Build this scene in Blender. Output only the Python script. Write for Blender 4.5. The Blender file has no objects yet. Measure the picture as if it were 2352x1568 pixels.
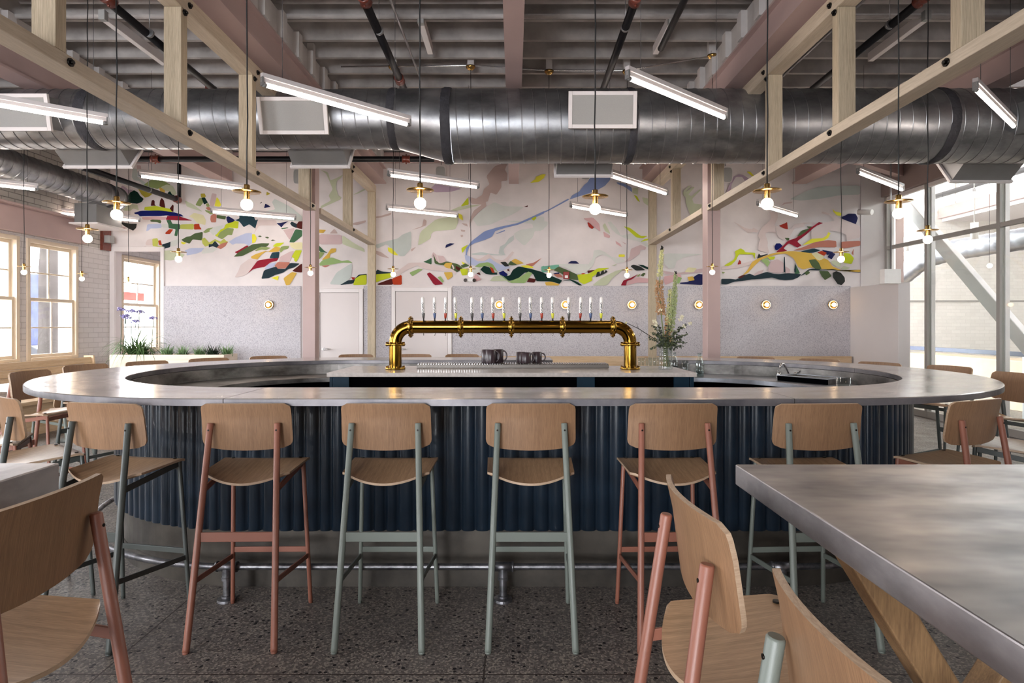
import bpy, bmesh, math, random
from mathutils import Vector, Matrix
random.seed(7)
PI = math.pi
scene = bpy.context.scene
COL = scene.collection
F = 1390.0; CX = 1180.0; CY = 745.0; EYE = 1.41      # focal length (px of 2352), principal point, eye height

def at(px, py, Y):
    return ((px-CX)/F*Y, Y, EYE+(CY-py)/F*Y)

def col(h, a=1.0):
    h = h.lstrip('#')
    c = [int(h[i:i+2], 16)/255 for i in (0, 2, 4)]
    return tuple((v/12.92 if v <= .04045 else ((v+.055)/1.055)**2.4) for v in c)+(a,)

# ------------------------------------------------------------------ materials
def nodes_of(m):
    m.use_nodes = True
    nt = m.node_tree
    return nt, nt.nodes, nt.links, nt.nodes['Principled BSDF']

def coords(nt, scale=(1, 1, 1), kind='Object', rot=(0, 0, 0)):
    tc = nt.nodes.new('ShaderNodeTexCoord'); mp = nt.nodes.new('ShaderNodeMapping')
    mp.inputs['Scale'].default_value = scale; mp.inputs['Rotation'].default_value = rot
    nt.links.new(tc.outputs[kind], mp.inputs['Vector'])
    return mp.outputs['Vector']

def noise(nt, vec, scale, detail=3, rough=.5):
    n = nt.nodes.new('ShaderNodeTexNoise')
    n.inputs['Scale'].default_value = scale; n.inputs['Detail'].default_value = detail
    n.inputs['Roughness'].default_value = rough
    nt.links.new(vec, n.inputs['Vector'])
    return n.outputs['Fac']

def ramp(nt, fac, stops):
    r = nt.nodes.new('ShaderNodeValToRGB')
    e = r.color_ramp.elements
    e[0].position = stops[0][0]; e[0].color = stops[0][1]
    e[1].position = stops[-1][0]; e[1].color = stops[-1][1]
    for p, c in stops[1:-1]:
        k = e.new(p); k.color = c
    nt.links.new(fac, r.inputs['Fac'])
    return r.outputs['Color']

def bump(nt, fac, strength, dist=.01, normal=None):
    b = nt.nodes.new('ShaderNodeBump')
    b.inputs['Strength'].default_value = strength; b.inputs['Distance'].default_value = dist
    nt.links.new(fac, b.inputs['Height'])
    if normal: nt.links.new(normal, b.inputs['Normal'])
    return b.outputs['Normal']

def g(v): return (v, v, v, 1)

def paint(name, c, rough=.6, metal=0, vary=.06, scale=6, bumpy=0, bscale=60, spec=.5, coat=0):
    m = bpy.data.materials.new(name); nt, N, L, B = nodes_of(m)
    c = col(c) if isinstance(c, str) else c
    B.inputs['Roughness'].default_value = rough; B.inputs['Metallic'].default_value = metal
    B.inputs['Specular IOR Level'].default_value = spec
    B.inputs['Coat Weight'].default_value = coat
    v = coords(nt)
    lo = tuple(max(0, x*(1-vary)) for x in c[:3])+(1,); hi = tuple(min(1, x*(1+vary)) for x in c[:3])+(1,)
    L.new(ramp(nt, noise(nt, v, scale), [(.3, lo), (.7, hi)]), B.inputs['Base Color'])
    if bumpy: L.new(bump(nt, noise(nt, v, bscale, 4), bumpy), B.inputs['Normal'])
    return m

def emit(name, c, strength):
    m = bpy.data.materials.new(name); nt, N, L, B = nodes_of(m)
    B.inputs['Base Color'].default_value = (.8, .8, .8, 1)
    B.inputs['Emission Color'].default_value = col(c); B.inputs['Emission Strength'].default_value = strength
    return m

def wood(name, dark, light, scale=(1, 1, 1), rough=.5, fine=1.0, rings=.35, streaks=8):
    """grain runs along the axis whose scale is small"""
    m = bpy.data.materials.new(name); nt, N, L, B = nodes_of(m)
    v = coords(nt, scale)
    a = noise(nt, v, streaks*fine, 5, .6); b = noise(nt, v, 60*fine, 3, .7)
    mx = N.new('ShaderNodeMix'); mx.data_type = 'FLOAT'; mx.inputs['Factor'].default_value = rings
    L.new(b, mx.inputs['A']); L.new(a, mx.inputs['B'])
    d, l = col(dark), col(light)
    L.new(ramp(nt, mx.outputs['Result'], [(.36, d), (.5, tuple((x+y)/2 for x, y in zip(d, l))), (.64, l)]), B.inputs['Base Color'])
    B.inputs['Roughness'].default_value = rough
    L.new(bump(nt, b, .06, .002), B.inputs['Normal'])
    return m

def zinc(name, dark, light, r0=.22, r1=.42, scale=(1, 1, 1), metal=.85, brushed=.08, detail=7):
    m = bpy.data.materials.new(name); nt, N, L, B = nodes_of(m)
    v = coords(nt, scale)
    a = noise(nt, v, 3.2, detail, .62)
    L.new(ramp(nt, a, [(.35, col(dark)), (.62, col(light))]), B.inputs['Base Color'])
    L.new(ramp(nt, noise(nt, v, 5.5, detail-1, .6), [(.3, g(r0)), (.7, g(r1))]), B.inputs['Roughness'])
    B.inputs['Metallic'].default_value = metal
    if brushed:
        v2 = coords(nt, (2, 160, 160))
        L.new(bump(nt, noise(nt, v2, 3, 2), brushed, .002), B.inputs['Normal'])
    return m

def glassy(name, tint='#ffffff', refl=.12, tr=1.0):
    """clear pane: see-through with a fresnel mirror, the same for every ray"""
    m = bpy.data.materials.new(name); m.use_nodes = True; nt = m.node_tree; nt.nodes.clear()
    out = nt.nodes.new('ShaderNodeOutputMaterial'); t = nt.nodes.new('ShaderNodeBsdfTransparent')
    t.inputs['Color'].default_value = col(tint); gl = nt.nodes.new('ShaderNodeBsdfGlossy'); gl.inputs['Roughness'].default_value = .02
    lw = nt.nodes.new('ShaderNodeLayerWeight'); lw.inputs['Blend'].default_value = .5
    pw = nt.nodes.new('ShaderNodeMath'); pw.operation = 'POWER'; nt.links.new(lw.outputs['Facing'], pw.inputs[0]); pw.inputs[1].default_value = 4
    ma = nt.nodes.new('ShaderNodeMath'); ma.operation = 'MULTIPLY_ADD'; nt.links.new(pw.outputs[0], ma.inputs[0]); ma.inputs[1].default_value = .5; ma.inputs[2].default_value = refl*.3
    mx = nt.nodes.new('ShaderNodeMixShader')
    nt.links.new(ma.outputs[0], mx.inputs['Fac']); nt.links.new(t.outputs[0], mx.inputs[1]); nt.links.new(gl.outputs[0], mx.inputs[2])
    nt.links.new(mx.outputs[0], out.inputs['Surface'])
    return m

# ------------------------------------------------------------------ mesh builder
class MB:
    def __init__(s): s.v = []; s.f = []; s.m = []; s.sm = []; s.k = 0
    def mat(s, k): s.k = k; return s
    def add(s, vs, fs, smooth=False):
        o = len(s.v); s.v += [tuple(p) for p in vs]
        for f in fs: s.f.append([i+o for i in f]); s.m.append(s.k); s.sm.append(smooth)
        return s
    def box(s, x0, x1, y0, y1, z0, z1):
        v = [(x, y, z) for x in (x0, x1) for y in (y0, y1) for z in (z0, z1)]
        return s.add(v, [(0, 1, 3, 2), (4, 6, 7, 5), (0, 4, 5, 1), (2, 3, 7, 6), (0, 2, 6, 4), (1, 5, 7, 3)])
    def beam(s, a, b, w, h, up=(0, 0, 1)):
        """bar of section w (sideways) x h (along up) from a to b"""
        a, b = Vector(a), Vector(b); d = (b-a).normalized(); up = Vector(up)
        sd = d.cross(up).normalized(); u = sd.cross(d).normalized()
        v = [p+sd*i*w/2+u*j*h/2 for p in (a, b) for i in (-1, 1) for j in (-1, 1)]
        return s.add(v, [(0, 1, 3, 2), (4, 6, 7, 5), (0, 4, 5, 1), (2, 3, 7, 6), (0, 2, 6, 4), (1, 5, 7, 3)])
    def tube(s, path, r, n=12, cap=True, smooth=True):
        P = [Vector(p) for p in path]; R = r if isinstance(r, (list, tuple)) else [r]*len(P)
        T = []
        for i in range(len(P)):
            d = (P[min(i+1, len(P)-1)]-P[max(i-1, 0)])
            T.append(d.normalized())
        nrm = Vector((0, 0, 1)) if abs(T[0].z) < .9 else Vector((1, 0, 0))
        nrm = (nrm-T[0]*nrm.dot(T[0])).normalized()
        vs = []
        for i, p in enumerate(P):
            nrm = (nrm-T[i]*nrm.dot(T[i])).normalized(); b = T[i].cross(nrm)
            for k in range(n):
                a = 2*PI*k/n
                vs.append(p+(nrm*math.cos(a)+b*math.sin(a))*R[i])
        fs = [(i*n+k, i*n+(k+1) % n, (i+1)*n+(k+1) % n, (i+1)*n+k) for i in range(len(P)-1) for k in range(n)]
        s.add(vs, fs, smooth)
        if cap:
            o = len(s.v)-len(vs)
            for base in (0, (len(P)-1)*n):
                s.f.append([o+base+k for k in range(n)]); s.m.append(s.k); s.sm.append(False)
        return s
    def cyl(s, a, b, r, r2=None, n=16): return s.tube([a, b], [r, r if r2 is None else r2], n)
    def lathe(s, prof, c=(0, 0, 0), n=24, axis='z', smooth=True):
        vs = []
        for (r, h) in prof:
            for k in range(n):
                a = 2*PI*k/n; x, y = r*math.cos(a), r*math.sin(a)
                p = {'z': (x, y, h), 'x': (h, x, y), 'y': (x, h, y)}[axis]
                vs.append((p[0]+c[0], p[1]+c[1], p[2]+c[2]))
        fs = [(i*n+k, i*n+(k+1) % n, (i+1)*n+(k+1) % n, (i+1)*n+k) for i in range(len(prof)-1) for k in range(n)]
        return s.add(vs, fs, smooth)
    def ball(s, c, r, n=16, m=10, sq=(1, 1, 1)):
        prof = [(max(1e-4, math.sin(PI*i/m)), -math.cos(PI*i/m)) for i in range(m+1)]
        vs = []
        for (q, h) in prof:
            for k in range(n):
                a = 2*PI*k/n
                vs.append((c[0]+r*q*math.cos(a)*sq[0], c[1]+r*q*math.sin(a)*sq[1], c[2]+r*h*sq[2]))
        fs = [(i*n+k, i*n+(k+1) % n, (i+1)*n+(k+1) % n, (i+1)*n+k) for i in range(m) for k in range(n)]
        return s.add(vs, fs, True)
    def prism(s, poly, z0, z1):
        n = len(poly)
        vs = [(x, y, z0) for x, y in poly]+[(x, y, z1) for x, y in poly]
        return s.add(vs, [list(range(n))[::-1], [n+i for i in range(n)]]+[(i, (i+1) % n, n+(i+1) % n, n+i) for i in range(n)])
    def build(s, name, mats, parent=None, bevel=0, seg=2, flip=True):
        me = bpy.data.meshes.new(name); me.from_pydata(s.v, [], s.f)
        for m in (mats if isinstance(mats, (list, tuple)) else [mats]): me.materials.append(m)
        me.polygons.foreach_set('material_index', s.m); me.polygons.foreach_set('use_smooth', s.sm)
        if flip:
            bm = bmesh.new(); bm.from_mesh(me); bmesh.ops.recalc_face_normals(bm, faces=bm.faces); bm.to_mesh(me); bm.free()
        o = bpy.data.objects.new(name, me); COL.objects.link(o)
        if parent is not None:
            o.parent = parent; o.location = -world_loc(parent)
        if bevel:
            b = o.modifiers.new('bevel', 'BEVEL'); b.width = bevel; b.segments = seg; b.limit_method = 'ANGLE'; b.angle_limit = math.radians(40)
        return o

def world_loc(o):
    p = Vector(o.location)
    while o.parent: o = o.parent; p += Vector(o.location)
    return p

def tag(o, label, cat, group=None):
    o['label'] = label; o['category'] = cat
    if group: o['group'] = group
    return o
def struct(o): o['kind'] = 'structure'; return o
def thing(name, label, cat, loc=(0, 0, 0), group=None):
    o = bpy.data.objects.new(name, None); COL.objects.link(o); o.location = loc
    o.empty_display_size = .1
    return tag(o, label, cat, group)
def copy_tree(o, parent=None):
    c = o.copy(); COL.objects.link(c)
    if parent is not None: c.parent = parent
    for ch in KIDS.get(o.name, [x for x in bpy.data.objects if x.parent == o]): copy_tree(ch, c)
    return c
KIDS = {}
def kids_cache(o):
    ks = [x for x in bpy.data.objects if x.parent == o]; KIDS[o.name] = ks
    for k in ks: kids_cache(k)
def rot2(x, y, a): return (x*math.cos(a)-y*math.sin(a), x*math.sin(a)+y*math.cos(a))
M = {}
M['wall'] = paint('white wall paint', '#ddd5d4', .75, vary=.02, scale=2, spec=.25)
M['wallgrey'] = paint('warm grey wall paint', '#cfc8c6', .75, vary=.02, scale=2, spec=.25)
M['trimwhite'] = paint('white trim gloss', '#e4dddc', .45, vary=.02)
M['pink'] = paint('dusty pink steel paint', '#b39b97', .5, vary=.04, scale=3, bumpy=.05, bscale=90)
M['pinkshade'] = paint('shaded pink steel paint', '#93807c', .55, vary=.05, scale=3)  # same pink steel, darker: the header's shade is put into the colour
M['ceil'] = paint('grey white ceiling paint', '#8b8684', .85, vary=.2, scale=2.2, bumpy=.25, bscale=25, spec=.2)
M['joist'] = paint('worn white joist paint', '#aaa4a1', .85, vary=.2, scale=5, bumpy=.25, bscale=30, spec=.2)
M['ledger'] = paint('white ledger paint', '#c6c1bf', .8, vary=.08, spec=.2)
M['cream'] = paint('cream window paint', '#dccbb4', .45, vary=.03)
M['black'] = paint('black pipe', '#0d0d12', .42, vary=.3, scale=30, spec=.35)
M['cord'] = paint('black cord', '#141314', .6)
M['wire'] = paint('grey wire', '#4c494b', .5)
M['redcup'] = paint('rust red coupling', '#6e3023', .35, vary=.3, scale=20, coat=.3)
M['chrome'] = paint('chrome', '#d4d4d6', .12, metal=1, vary=.02)
M['steelwire'] = paint('galvanised conduit', '#a9a8aa', .35, metal=.9, vary=.08)
M['brass'] = paint('polished brass', '#8b6726', .13, metal=1, vary=.06, scale=2)
M['brassflange'] = paint('brass flange', '#a27c34', .2, metal=1, vary=.05, scale=2)
M['brasslamp'] = paint('satin brass', '#c39d5c', .25, metal=1, vary=.05, scale=10)
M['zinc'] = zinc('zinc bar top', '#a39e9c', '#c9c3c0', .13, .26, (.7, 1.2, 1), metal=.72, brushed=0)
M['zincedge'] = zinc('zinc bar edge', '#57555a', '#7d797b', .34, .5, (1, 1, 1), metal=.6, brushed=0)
M['steeldark'] = zinc('dull steel', '#55524f', '#8f8b88', .3, .5, (1, 1, 2), metal=.8)
M['stain'] = zinc('stainless', '#8d8f95', '#b9bcc4', .29, .42, (1, 1, 1), metal=.9)
M['tabletop'] = zinc('patinated zinc table', '#66636a', '#9d9897', .29, .42, (1.0, 2.0, 1), metal=.72, brushed=0, detail=3)
M['tableedge'] = zinc('patinated zinc table edge', '#8b8789', '#b5b0b1', .3, .5, (2, 1, 2), metal=.7, brushed=0)
M['duct'] = zinc('galvanised duct', '#7c7d80', '#a9aaad', .29, .44, (.8, 1.4, 1.4), metal=.9, brushed=.03)
M['ductband'] = paint('dark duct sealant', '#37363b', .7, vary=.25, scale=18, bumpy=.6, bscale=40)
M['kick'] = zinc('bronze grey kick plate', '#3d3935', '#565049', .35, .55, (1, 1, 1), metal=.55)
M['pipegalv'] = zinc('galvanised foot rail', '#5f5e62', '#959498', .3, .48, (5, 5, 5), metal=.9)
M['navy'] = paint('navy glazed tile', '#15222f', .3, vary=.25, scale=7, coat=.5)
M['blue'] = paint('deep teal blue cabinet', '#0f2939', .55, vary=.12, scale=20, spec=.2)
M['void'] = paint('flat black for shade and dark parts', '#050507', .9, spec=0)  # near black: paints the deep shade inside the bar, also tyres
M['seam'] = paint('dark joint', '#1b1a1a', .8)
M['sage'] = paint('grey green powder coat', '#6c726b', .42, vary=.03, bumpy=.06, bscale=400)
M['slate'] = paint('dark green grey powder coat', '#464a47', .42, vary=.03, bumpy=.06, bscale=400)
M['salmon'] = paint('terracotta pink powder coat', '#895645', .42, vary=.03, bumpy=.06, bscale=400)
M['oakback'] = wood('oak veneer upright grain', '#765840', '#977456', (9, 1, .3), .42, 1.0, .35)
M['oakseat'] = wood('oak veneer seat grain', '#967657', '#c29c79', (9, .3, 1), .42, 1.0, .4)  # lighter than the back oak: lamp light on the seats put into the colour
M['oakedge'] = wood('pale plywood edge', '#9f836a', '#c2a88e', (1, 1, 30), .5)
M['screw'] = paint('dark screw', '#2a2725', .3, metal=.9)
M['truss'] = wood('ash truss face', '#b2a28c', '#cfc0ac', (1.6, .12, 1.6), .55, 1.3, .55)
M['trussz'] = wood('laminated timber post', '#a09078', '#c9b9a0', (3.2, 3.2, .1), .55, 1.3, .3)
M['bench'] = wood('pale pine bench', '#bb9c78', '#d9c0a0', (.15, .15, 3), .5, 1.2, .6)
M['planter'] = wood('whitewashed pine', '#d9c8b4', '#eadccb', (.15, .15, 3), .55, 1.0, .6)
M['trestle'] = wood('oiled ash trestle', '#6b5036', '#967551', (3, 3, .25), .5, 1.2, .45)
M['quartz'] = paint('pale quartz', '#bdb4ae', .18, vary=.12, scale=40)
M['bulb'] = emit('warm globe', '#ffe3c4', 30)
M['tubelight'] = emit('led tube', '#fff1e4', 22)
M['sconceglow'] = emit('sconce glow', '#ffd9a8', 9)
M['rail'] = paint('pale aluminium rail', '#c9c2c1', .45, vary=.03)
M['pane'] = glassy('window pane', refl=.1)
M['glass'] = glassy('partition glass', '#f4f8f6', refl=.1)
M['mullion'] = paint('putty grey mullion', '#9b9691', .5, vary=.03)
M['speaker'] = paint('white speaker plastic', '#d7d1d0', .5)
M['grillegrey'] = paint('grey grille', '#9b9a98', .6)
M['mug'] = paint('plum stoneware', '#33262b', .32, vary=.1)
M['white'] = paint('white ceramic', '#e9e5e2', .3)
M['navyplain'] = paint('navy paint', '#262c4a', .5)
M['soil'] = paint('soil', '#2d2219', .9)
M['tan'] = paint('tan counter', '#b09c86', .6)
M['tabwhite'] = paint('white table', '#dedad8', .35)
def glass_solid(name, tint='#f2f6f5'):
    m = bpy.data.materials.new(name); nt, N, L, B = nodes_of(m)
    B.inputs['Base Color'].default_value = col(tint); B.inputs['Roughness'].default_value = .03
    B.inputs['Transmission Weight'].default_value = 1; B.inputs['IOR'].default_value = 1.3
    return m
M['clear'] = glassy('clear glass', '#f6f9f8', refl=.25)
M['water'] = glassy('water', '#dfe8ea', refl=.2)

def felt():
    m = bpy.data.materials.new('grey flecked felt'); nt, N, L, B = nodes_of(m)
    v = coords(nt)
    a = noise(nt, v, 95, 2, .6); b = noise(nt, v, 38, 2, .5)
    L.new(ramp(nt, a, [(.32, col('#9c98a0')), (.46, col('#bdb9be')), (.62, col('#cac6ca'))]), B.inputs['Base Color'])
    B.inputs['Roughness'].default_value = .95; B.inputs['Specular IOR Level'].default_value = .1
    L.new(bump(nt, a, .3, .004), B.inputs['Normal'])
    return m
M['felt'] = felt()

def floor_mat():
    m = bpy.data.materials.new('exposed aggregate concrete'); nt, N, L, B = nodes_of(m)
    v = coords(nt)
    base = ramp(nt, noise(nt, v, 1.6, 6, .6), [(.3, col('#59524f')), (.7, col('#736b67'))])
    def cells(scale, stops, vec=v):
        vo = N.new('ShaderNodeTexVoronoi'); vo.inputs['Scale'].default_value = scale; L.new(vec, vo.inputs['Vector'])
        sp = N.new('ShaderNodeSeparateColor'); L.new(vo.outputs['Color'], sp.inputs['Color'])
        return sp.outputs[0], vo.outputs['Distance']
    c1, d1 = cells(120, None)
    light = ramp(nt, c1, [(.0, col('#3a3433')), (.25, col('#5c5451')), (.62, col('#6f6864')), (.9, col('#a39a8c'))])
    mx = N.new('ShaderNodeMix'); mx.data_type = 'RGBA'; mx.inputs['Factor'].default_value = .6
    L.new(base, mx.inputs['A']); L.new(light, mx.inputs['B'])
    c2, d2 = cells(42, None)
    # sparse dark chips: only cells whose random value is high and near their centre
    m1 = N.new('ShaderNodeMath'); m1.operation = 'GREATER_THAN'; L.new(c2, m1.inputs[0]); m1.inputs[1].default_value = .8
    m2 = N.new('ShaderNodeMath'); m2.operation = 'LESS_THAN'; L.new(d2, m2.inputs[0]); m2.inputs[1].default_value = .34
    m3 = N.new('ShaderNodeMath'); m3.operation = 'MULTIPLY'; L.new(m1.outputs[0], m3.inputs[0]); L.new(m2.outputs[0], m3.inputs[1])
    mx2 = N.new('ShaderNodeMix'); mx2.data_type = 'RGBA'; L.new(m3.outputs[0], mx2.inputs['Factor'])
    L.new(mx.outputs['Result'], mx2.inputs['A']); mx2.inputs['B'].default_value = col('#191518')
    # saw-cut control joints
    br = N.new('ShaderNodeTexBrick'); br.offset = 0; br.inputs['Scale'].default_value = 1
    br.inputs['Brick Width'].default_value = 1.55; br.inputs['Row Height'].default_value = 1.28
    br.inputs['Mortar Size'].default_value = .0035; br.inputs['Mortar Smooth'].default_value = 0
    mp = N.new('ShaderNodeMapping'); mp.inputs['Location'].default_value = (.12, .12, 0); tc = N.new('ShaderNodeTexCoord')
    L.new(tc.outputs['Object'], mp.inputs['Vector']); L.new(mp.outputs['Vector'], br.inputs['Vector'])
    mx3 = N.new('ShaderNodeMix'); mx3.data_type = 'RGBA'; L.new(br.outputs['Fac'], mx3.inputs['Factor'])
    L.new(mx2.outputs['Result'], mx3.inputs['A']); mx3.inputs['B'].default_value = col('#3a302c')
    L.new(mx3.outputs['Result'], B.inputs['Base Color'])
    L.new(ramp(nt, noise(nt, v, 4, 4), [(.3, g(.38)), (.7, g(.6))]), B.inputs['Roughness'])
    L.new(bump(nt, c1, .12, .002), B.inputs['Normal'])
    return m
M['floor'] = floor_mat()

def brick_mat(name, base, mortar, axis='x', bs=.35):
    m = bpy.data.materials.new(name); nt, N, L, B = nodes_of(m)
    tc = N.new('ShaderNodeTexCoord'); sp = N.new('ShaderNodeSeparateXYZ'); cb = N.new('ShaderNodeCombineXYZ')
    L.new(tc.outputs['Object'], sp.inputs[0])
    L.new(sp.outputs['Y' if axis == 'x' else 'X'], cb.inputs['X']); L.new(sp.outputs['Z'], cb.inputs['Y'])
    br = N.new('ShaderNodeTexBrick'); L.new(cb.outputs[0], br.inputs['Vector'])
    br.inputs['Scale'].default_value = 1; br.inputs['Brick Width'].default_value = .22; br.inputs['Row Height'].default_value = .08
    br.inputs['Mortar Size'].default_value = .006; br.inputs['Mortar Smooth'].default_value = .4
    c = col(base)
    br.inputs['Color1'].default_value = c; br.inputs['Color2'].default_value = tuple(x*.93 for x in c[:3])+(1,)
    br.inputs['Mortar'].default_value = col(mortar)
    L.new(br.outputs['Color'], B.inputs['Base Color']); B.inputs['Roughness'].default_value = .7
    inv = N.new('ShaderNodeMath'); inv.operation = 'SUBTRACT'; inv.inputs[0].default_value = 1; L.new(br.outputs['Fac'], inv.inputs[1])
    L.new(bump(nt, inv.outputs[0], bs, .01, bump(nt, noise(nt, coords(nt), 22, 4), .3, .01)), B.inputs['Normal'])
    return m
M['brick'] = brick_mat('white painted brick', '#d8d2d0', '#bfb8b6')
M['brickold'] = brick_mat('old painted brick', '#b7b1ab', '#7f7a76', bs=.8)
M['brickannex'] = brick_mat('painted brick annex', '#f0eae4', '#e2dcd6', 'y', .2)

M['perf'] = paint('perforated grille face', '#a19f9c', .7, vary=.05, scale=200)
M['tray'] = paint('brushed tray steel', '#6a645f', .45, metal=.5)
M['boot'] = paint('duct boot steel', '#8d8c8c', .5, metal=.5)
# ------------------------------------------------------------------ setting
XL, XR, YB, ZC = -6.8, 6.27, 10.2, 4.55
f = MB().box(-6.95, 13, -6, 14.2, -.12, 0).build('floor', M['floor']); struct(f)

# ceiling: deck and joists (joists run across the room)
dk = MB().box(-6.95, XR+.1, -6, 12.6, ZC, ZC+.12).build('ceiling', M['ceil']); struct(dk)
y = 5.74-.405*12
while y < 10.0:
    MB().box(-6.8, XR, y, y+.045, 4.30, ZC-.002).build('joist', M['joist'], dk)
    y += .405
MB().box(-6.78, XR-.02, 10.09, 10.14, 4.30, ZC-.002).build('joist', M['joist'], dk)

# left wall with double-hung windows
WZ0, WZ1 = .90, 2.62
wins = [(8.44, 9.43), (7.32, 8.31), (5.0, 5.99), (3.88, 4.87), (1.2, 2.2), (.05, 1.05), (10.48, 11.62)]
wl = MB()
def wall_left():
    ys = sorted(wins)
    edges = [-6.0]
    # solid below and above, piers between
    wl.box(XL-.3, XL, -6, 12.6, 0, WZ0); wl.box(XL-.3, XL, -6, 12.6, WZ1, 2.66)
    prev = -6.0
    for a, b in ys:
        wl.box(XL-.3, XL, prev, a, WZ0, WZ1); prev = b
    wl.box(XL-.3, XL, prev, 12.6, WZ0, WZ1)
    wl.mat(1).box(XL-.3, XL, -6, YB, 2.66, ZC); wl.mat(0).box(XL-.3, XL, YB, 12.6, 2.66, ZC)
wall_left()
struct(wl.build('wall_left', [M['brick'], M['brickold']]))

def hung_window(idx, y0, y1, x, z0, z1):
    w = bpy.data.objects.new(f'window_{idx}', None); COL.objects.link(w); w.location = (x, (y0+y1)/2, z0); struct(w)
    fr = MB(); t = .055
    fr.box(x-.14, x+.02, y0, y0+t, z0, z1).box(x-.14, x+.02, y1-t, y1, z0, z1).box(x-.14, x+.02, y0+t, y1-t, z1-t, z1).box(x-.16, x+.03, y0+t, y1-t, z0, z0+.04)
    fr.build('frame', M['cream'], w, .004)
    zm = (z0+z1)/2-.02
    for nm, a, b, dx in (('upper_sash', zm, z1-t, -.075), ('lower_sash', z0+.04, zm+.05, -.03)):
        s = MB(); q = .045; xx = x+dx; ya, yb = y0+t, y1-t
        s.box(xx-.02, xx+.02, ya, ya+q, a, b).box(xx-.02, xx+.02, yb-q, yb, a, b)
        s.box(xx-.02, xx+.02, ya+q, yb-q, b-q, b).box(xx-.02, xx+.02, ya+q, yb-q, a, a+q)
        ym = (ya+yb)/2; zz = (a+b)/2
        s.box(xx-.012, xx+.012, ym-.01, ym+.01, a+q, b-q).box(xx-.0119, xx+.0119, ya+q, yb-q, zz-.01, zz+.01)
        so = s.build(nm, M['cream'], w, .003)
        MB().box(xx-.003, xx+.003, ya+q-.01, yb-q+.01, a+q-.01, b-q+.01).build('pane', M['pane'], so)
    return w
for i, (a, b) in enumerate(wins): hung_window(i+1, a, b, XL, WZ0, WZ1)

# back wall with niche opening
bw = MB()
ox0, ox1, oz0, oz1 = at(262, 0, YB)[0], at(373, 0, YB)[0], .80, at(0, 575, YB)[2]
bw.box(XL-.3, ox0, YB, YB+.2, 0, ZC).box(ox0, ox1, YB, YB+.2, oz1, ZC).box(ox0, ox1, YB, YB+.2, 0, oz0)
bw.box(ox1, 5.84, YB, YB+.2, 0, ZC)
bw.mat(1).box(5.84, XR+.1, YB-.02, YB+.2, 0, ZC)
struct(bw.build('wall_back', [M['wall'], M['wallgrey']]))
struct(MB().box(XL-.3, -5.0, 12.4, 12.6, 0, ZC).box(-5.2, -5.0, YB+.2, 12.4, 0, ZC).build('wall_niche', M['wall']))
tr = MB()
for (a, b, c_, d) in ((ox0-.06, ox0+.02, oz0, oz1+.06), (ox1-.02, ox1+.04, oz0, oz1+.06)):
    tr.box(a, b, YB-.03, YB+.02, c_, d)
tr.box(ox0+.02, ox1-.02, YB-.03, YB+.02, oz1-.02, oz1+.06)
struct(tr.build('trim_1', M['trimwhite'], bevel=.004))

# doors in the back wall
def door(i, px0, px1, pyt):
    x0, _, zt = at(px0, pyt, YB); x1 = at(px1, pyt, YB)[0]
    d = bpy.data.objects.new(f'door_{i}', None); COL.objects.link(d); d.location = ((x0+x1)/2, YB, 0); struct(d)
    k = MB(); w = .065
    k.box(x0, x0+w, YB-.045, YB-.003, 0, zt).box(x1-w, x1, YB-.045, YB-.003, 0, zt).box(x0+w, x1-w, YB-.045, YB-.003, zt-w, zt)
    k.build('door_frame', M['trimwhite'], d, .004)
    MB().box(x0+w+.006, x1-w-.006, YB-.03, YB-.006, .01, zt-w-.006).build('door_leaf', M['wall'], d, .004)
    hh = MB(); hx = x0+w+.07
    hh.cyl((hx, YB-.03, 1.0), (hx, YB-.085, 1.0), .022).cyl((hx, YB-.08, 1.0), (hx+.12, YB-.08, 1.0), .009)
    hh.build('door_handle', M['chrome'], d)
door(1, 727, 835, 663)
door(2, 900, 1038, 660)

# felt wainscot panels (top at py 656)
zt = at(0, 657, YB)[2]
def felt_panel(px0, px1, lab):
    x0, x1 = at(px0, 0, YB)[0], at(px1, 0, YB)[0]
    o = MB().box(x0, x1, YB-.026, YB-.002, 0, zt).build('felt_panel', M['felt'], bevel=.003)
    tag(o, lab, 'wall panel', 'felt panels along the back wall')
felt_panel(374, 692, 'grey flecked felt wall panel above the planter, with one round sconce')
felt_panel(836, 899, 'narrow grey flecked felt strip between the two white doors')
felt_panel(1039, 1496, 'wide grey flecked felt panel behind the brass beer taps')
felt_panel(1497, 1952, 'grey flecked felt panel behind the pale bench, beside the low partition')

# low partition wall at the right end of the bench
struct(MB().box(5.655, 5.83, 8.9, YB-.03, 0, 2.03).build('wall_partition', M['wallgrey'], bevel=.004))

# front wall behind the camera with large shop windows (light of the room)
fw = MB(); FY = -5.0; FZ0, FZ1 = .5, 3.0; fwins = ((-6.0, -3.9), (-2.9, -.8))
fw.box(XL-.3, XR+.1, FY-.2, FY, 0, FZ0).box(XL-.3, XR+.1, FY-.2, FY, FZ1, ZC)
pv = XL-.3
for a, b in fwins: fw.box(pv, a, FY-.2, FY, FZ0, FZ1); pv = b
fw.box(pv, XR+.1, FY-.2, FY, FZ0, FZ1)
struct(fw.build('wall_front', M['wall']))

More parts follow.
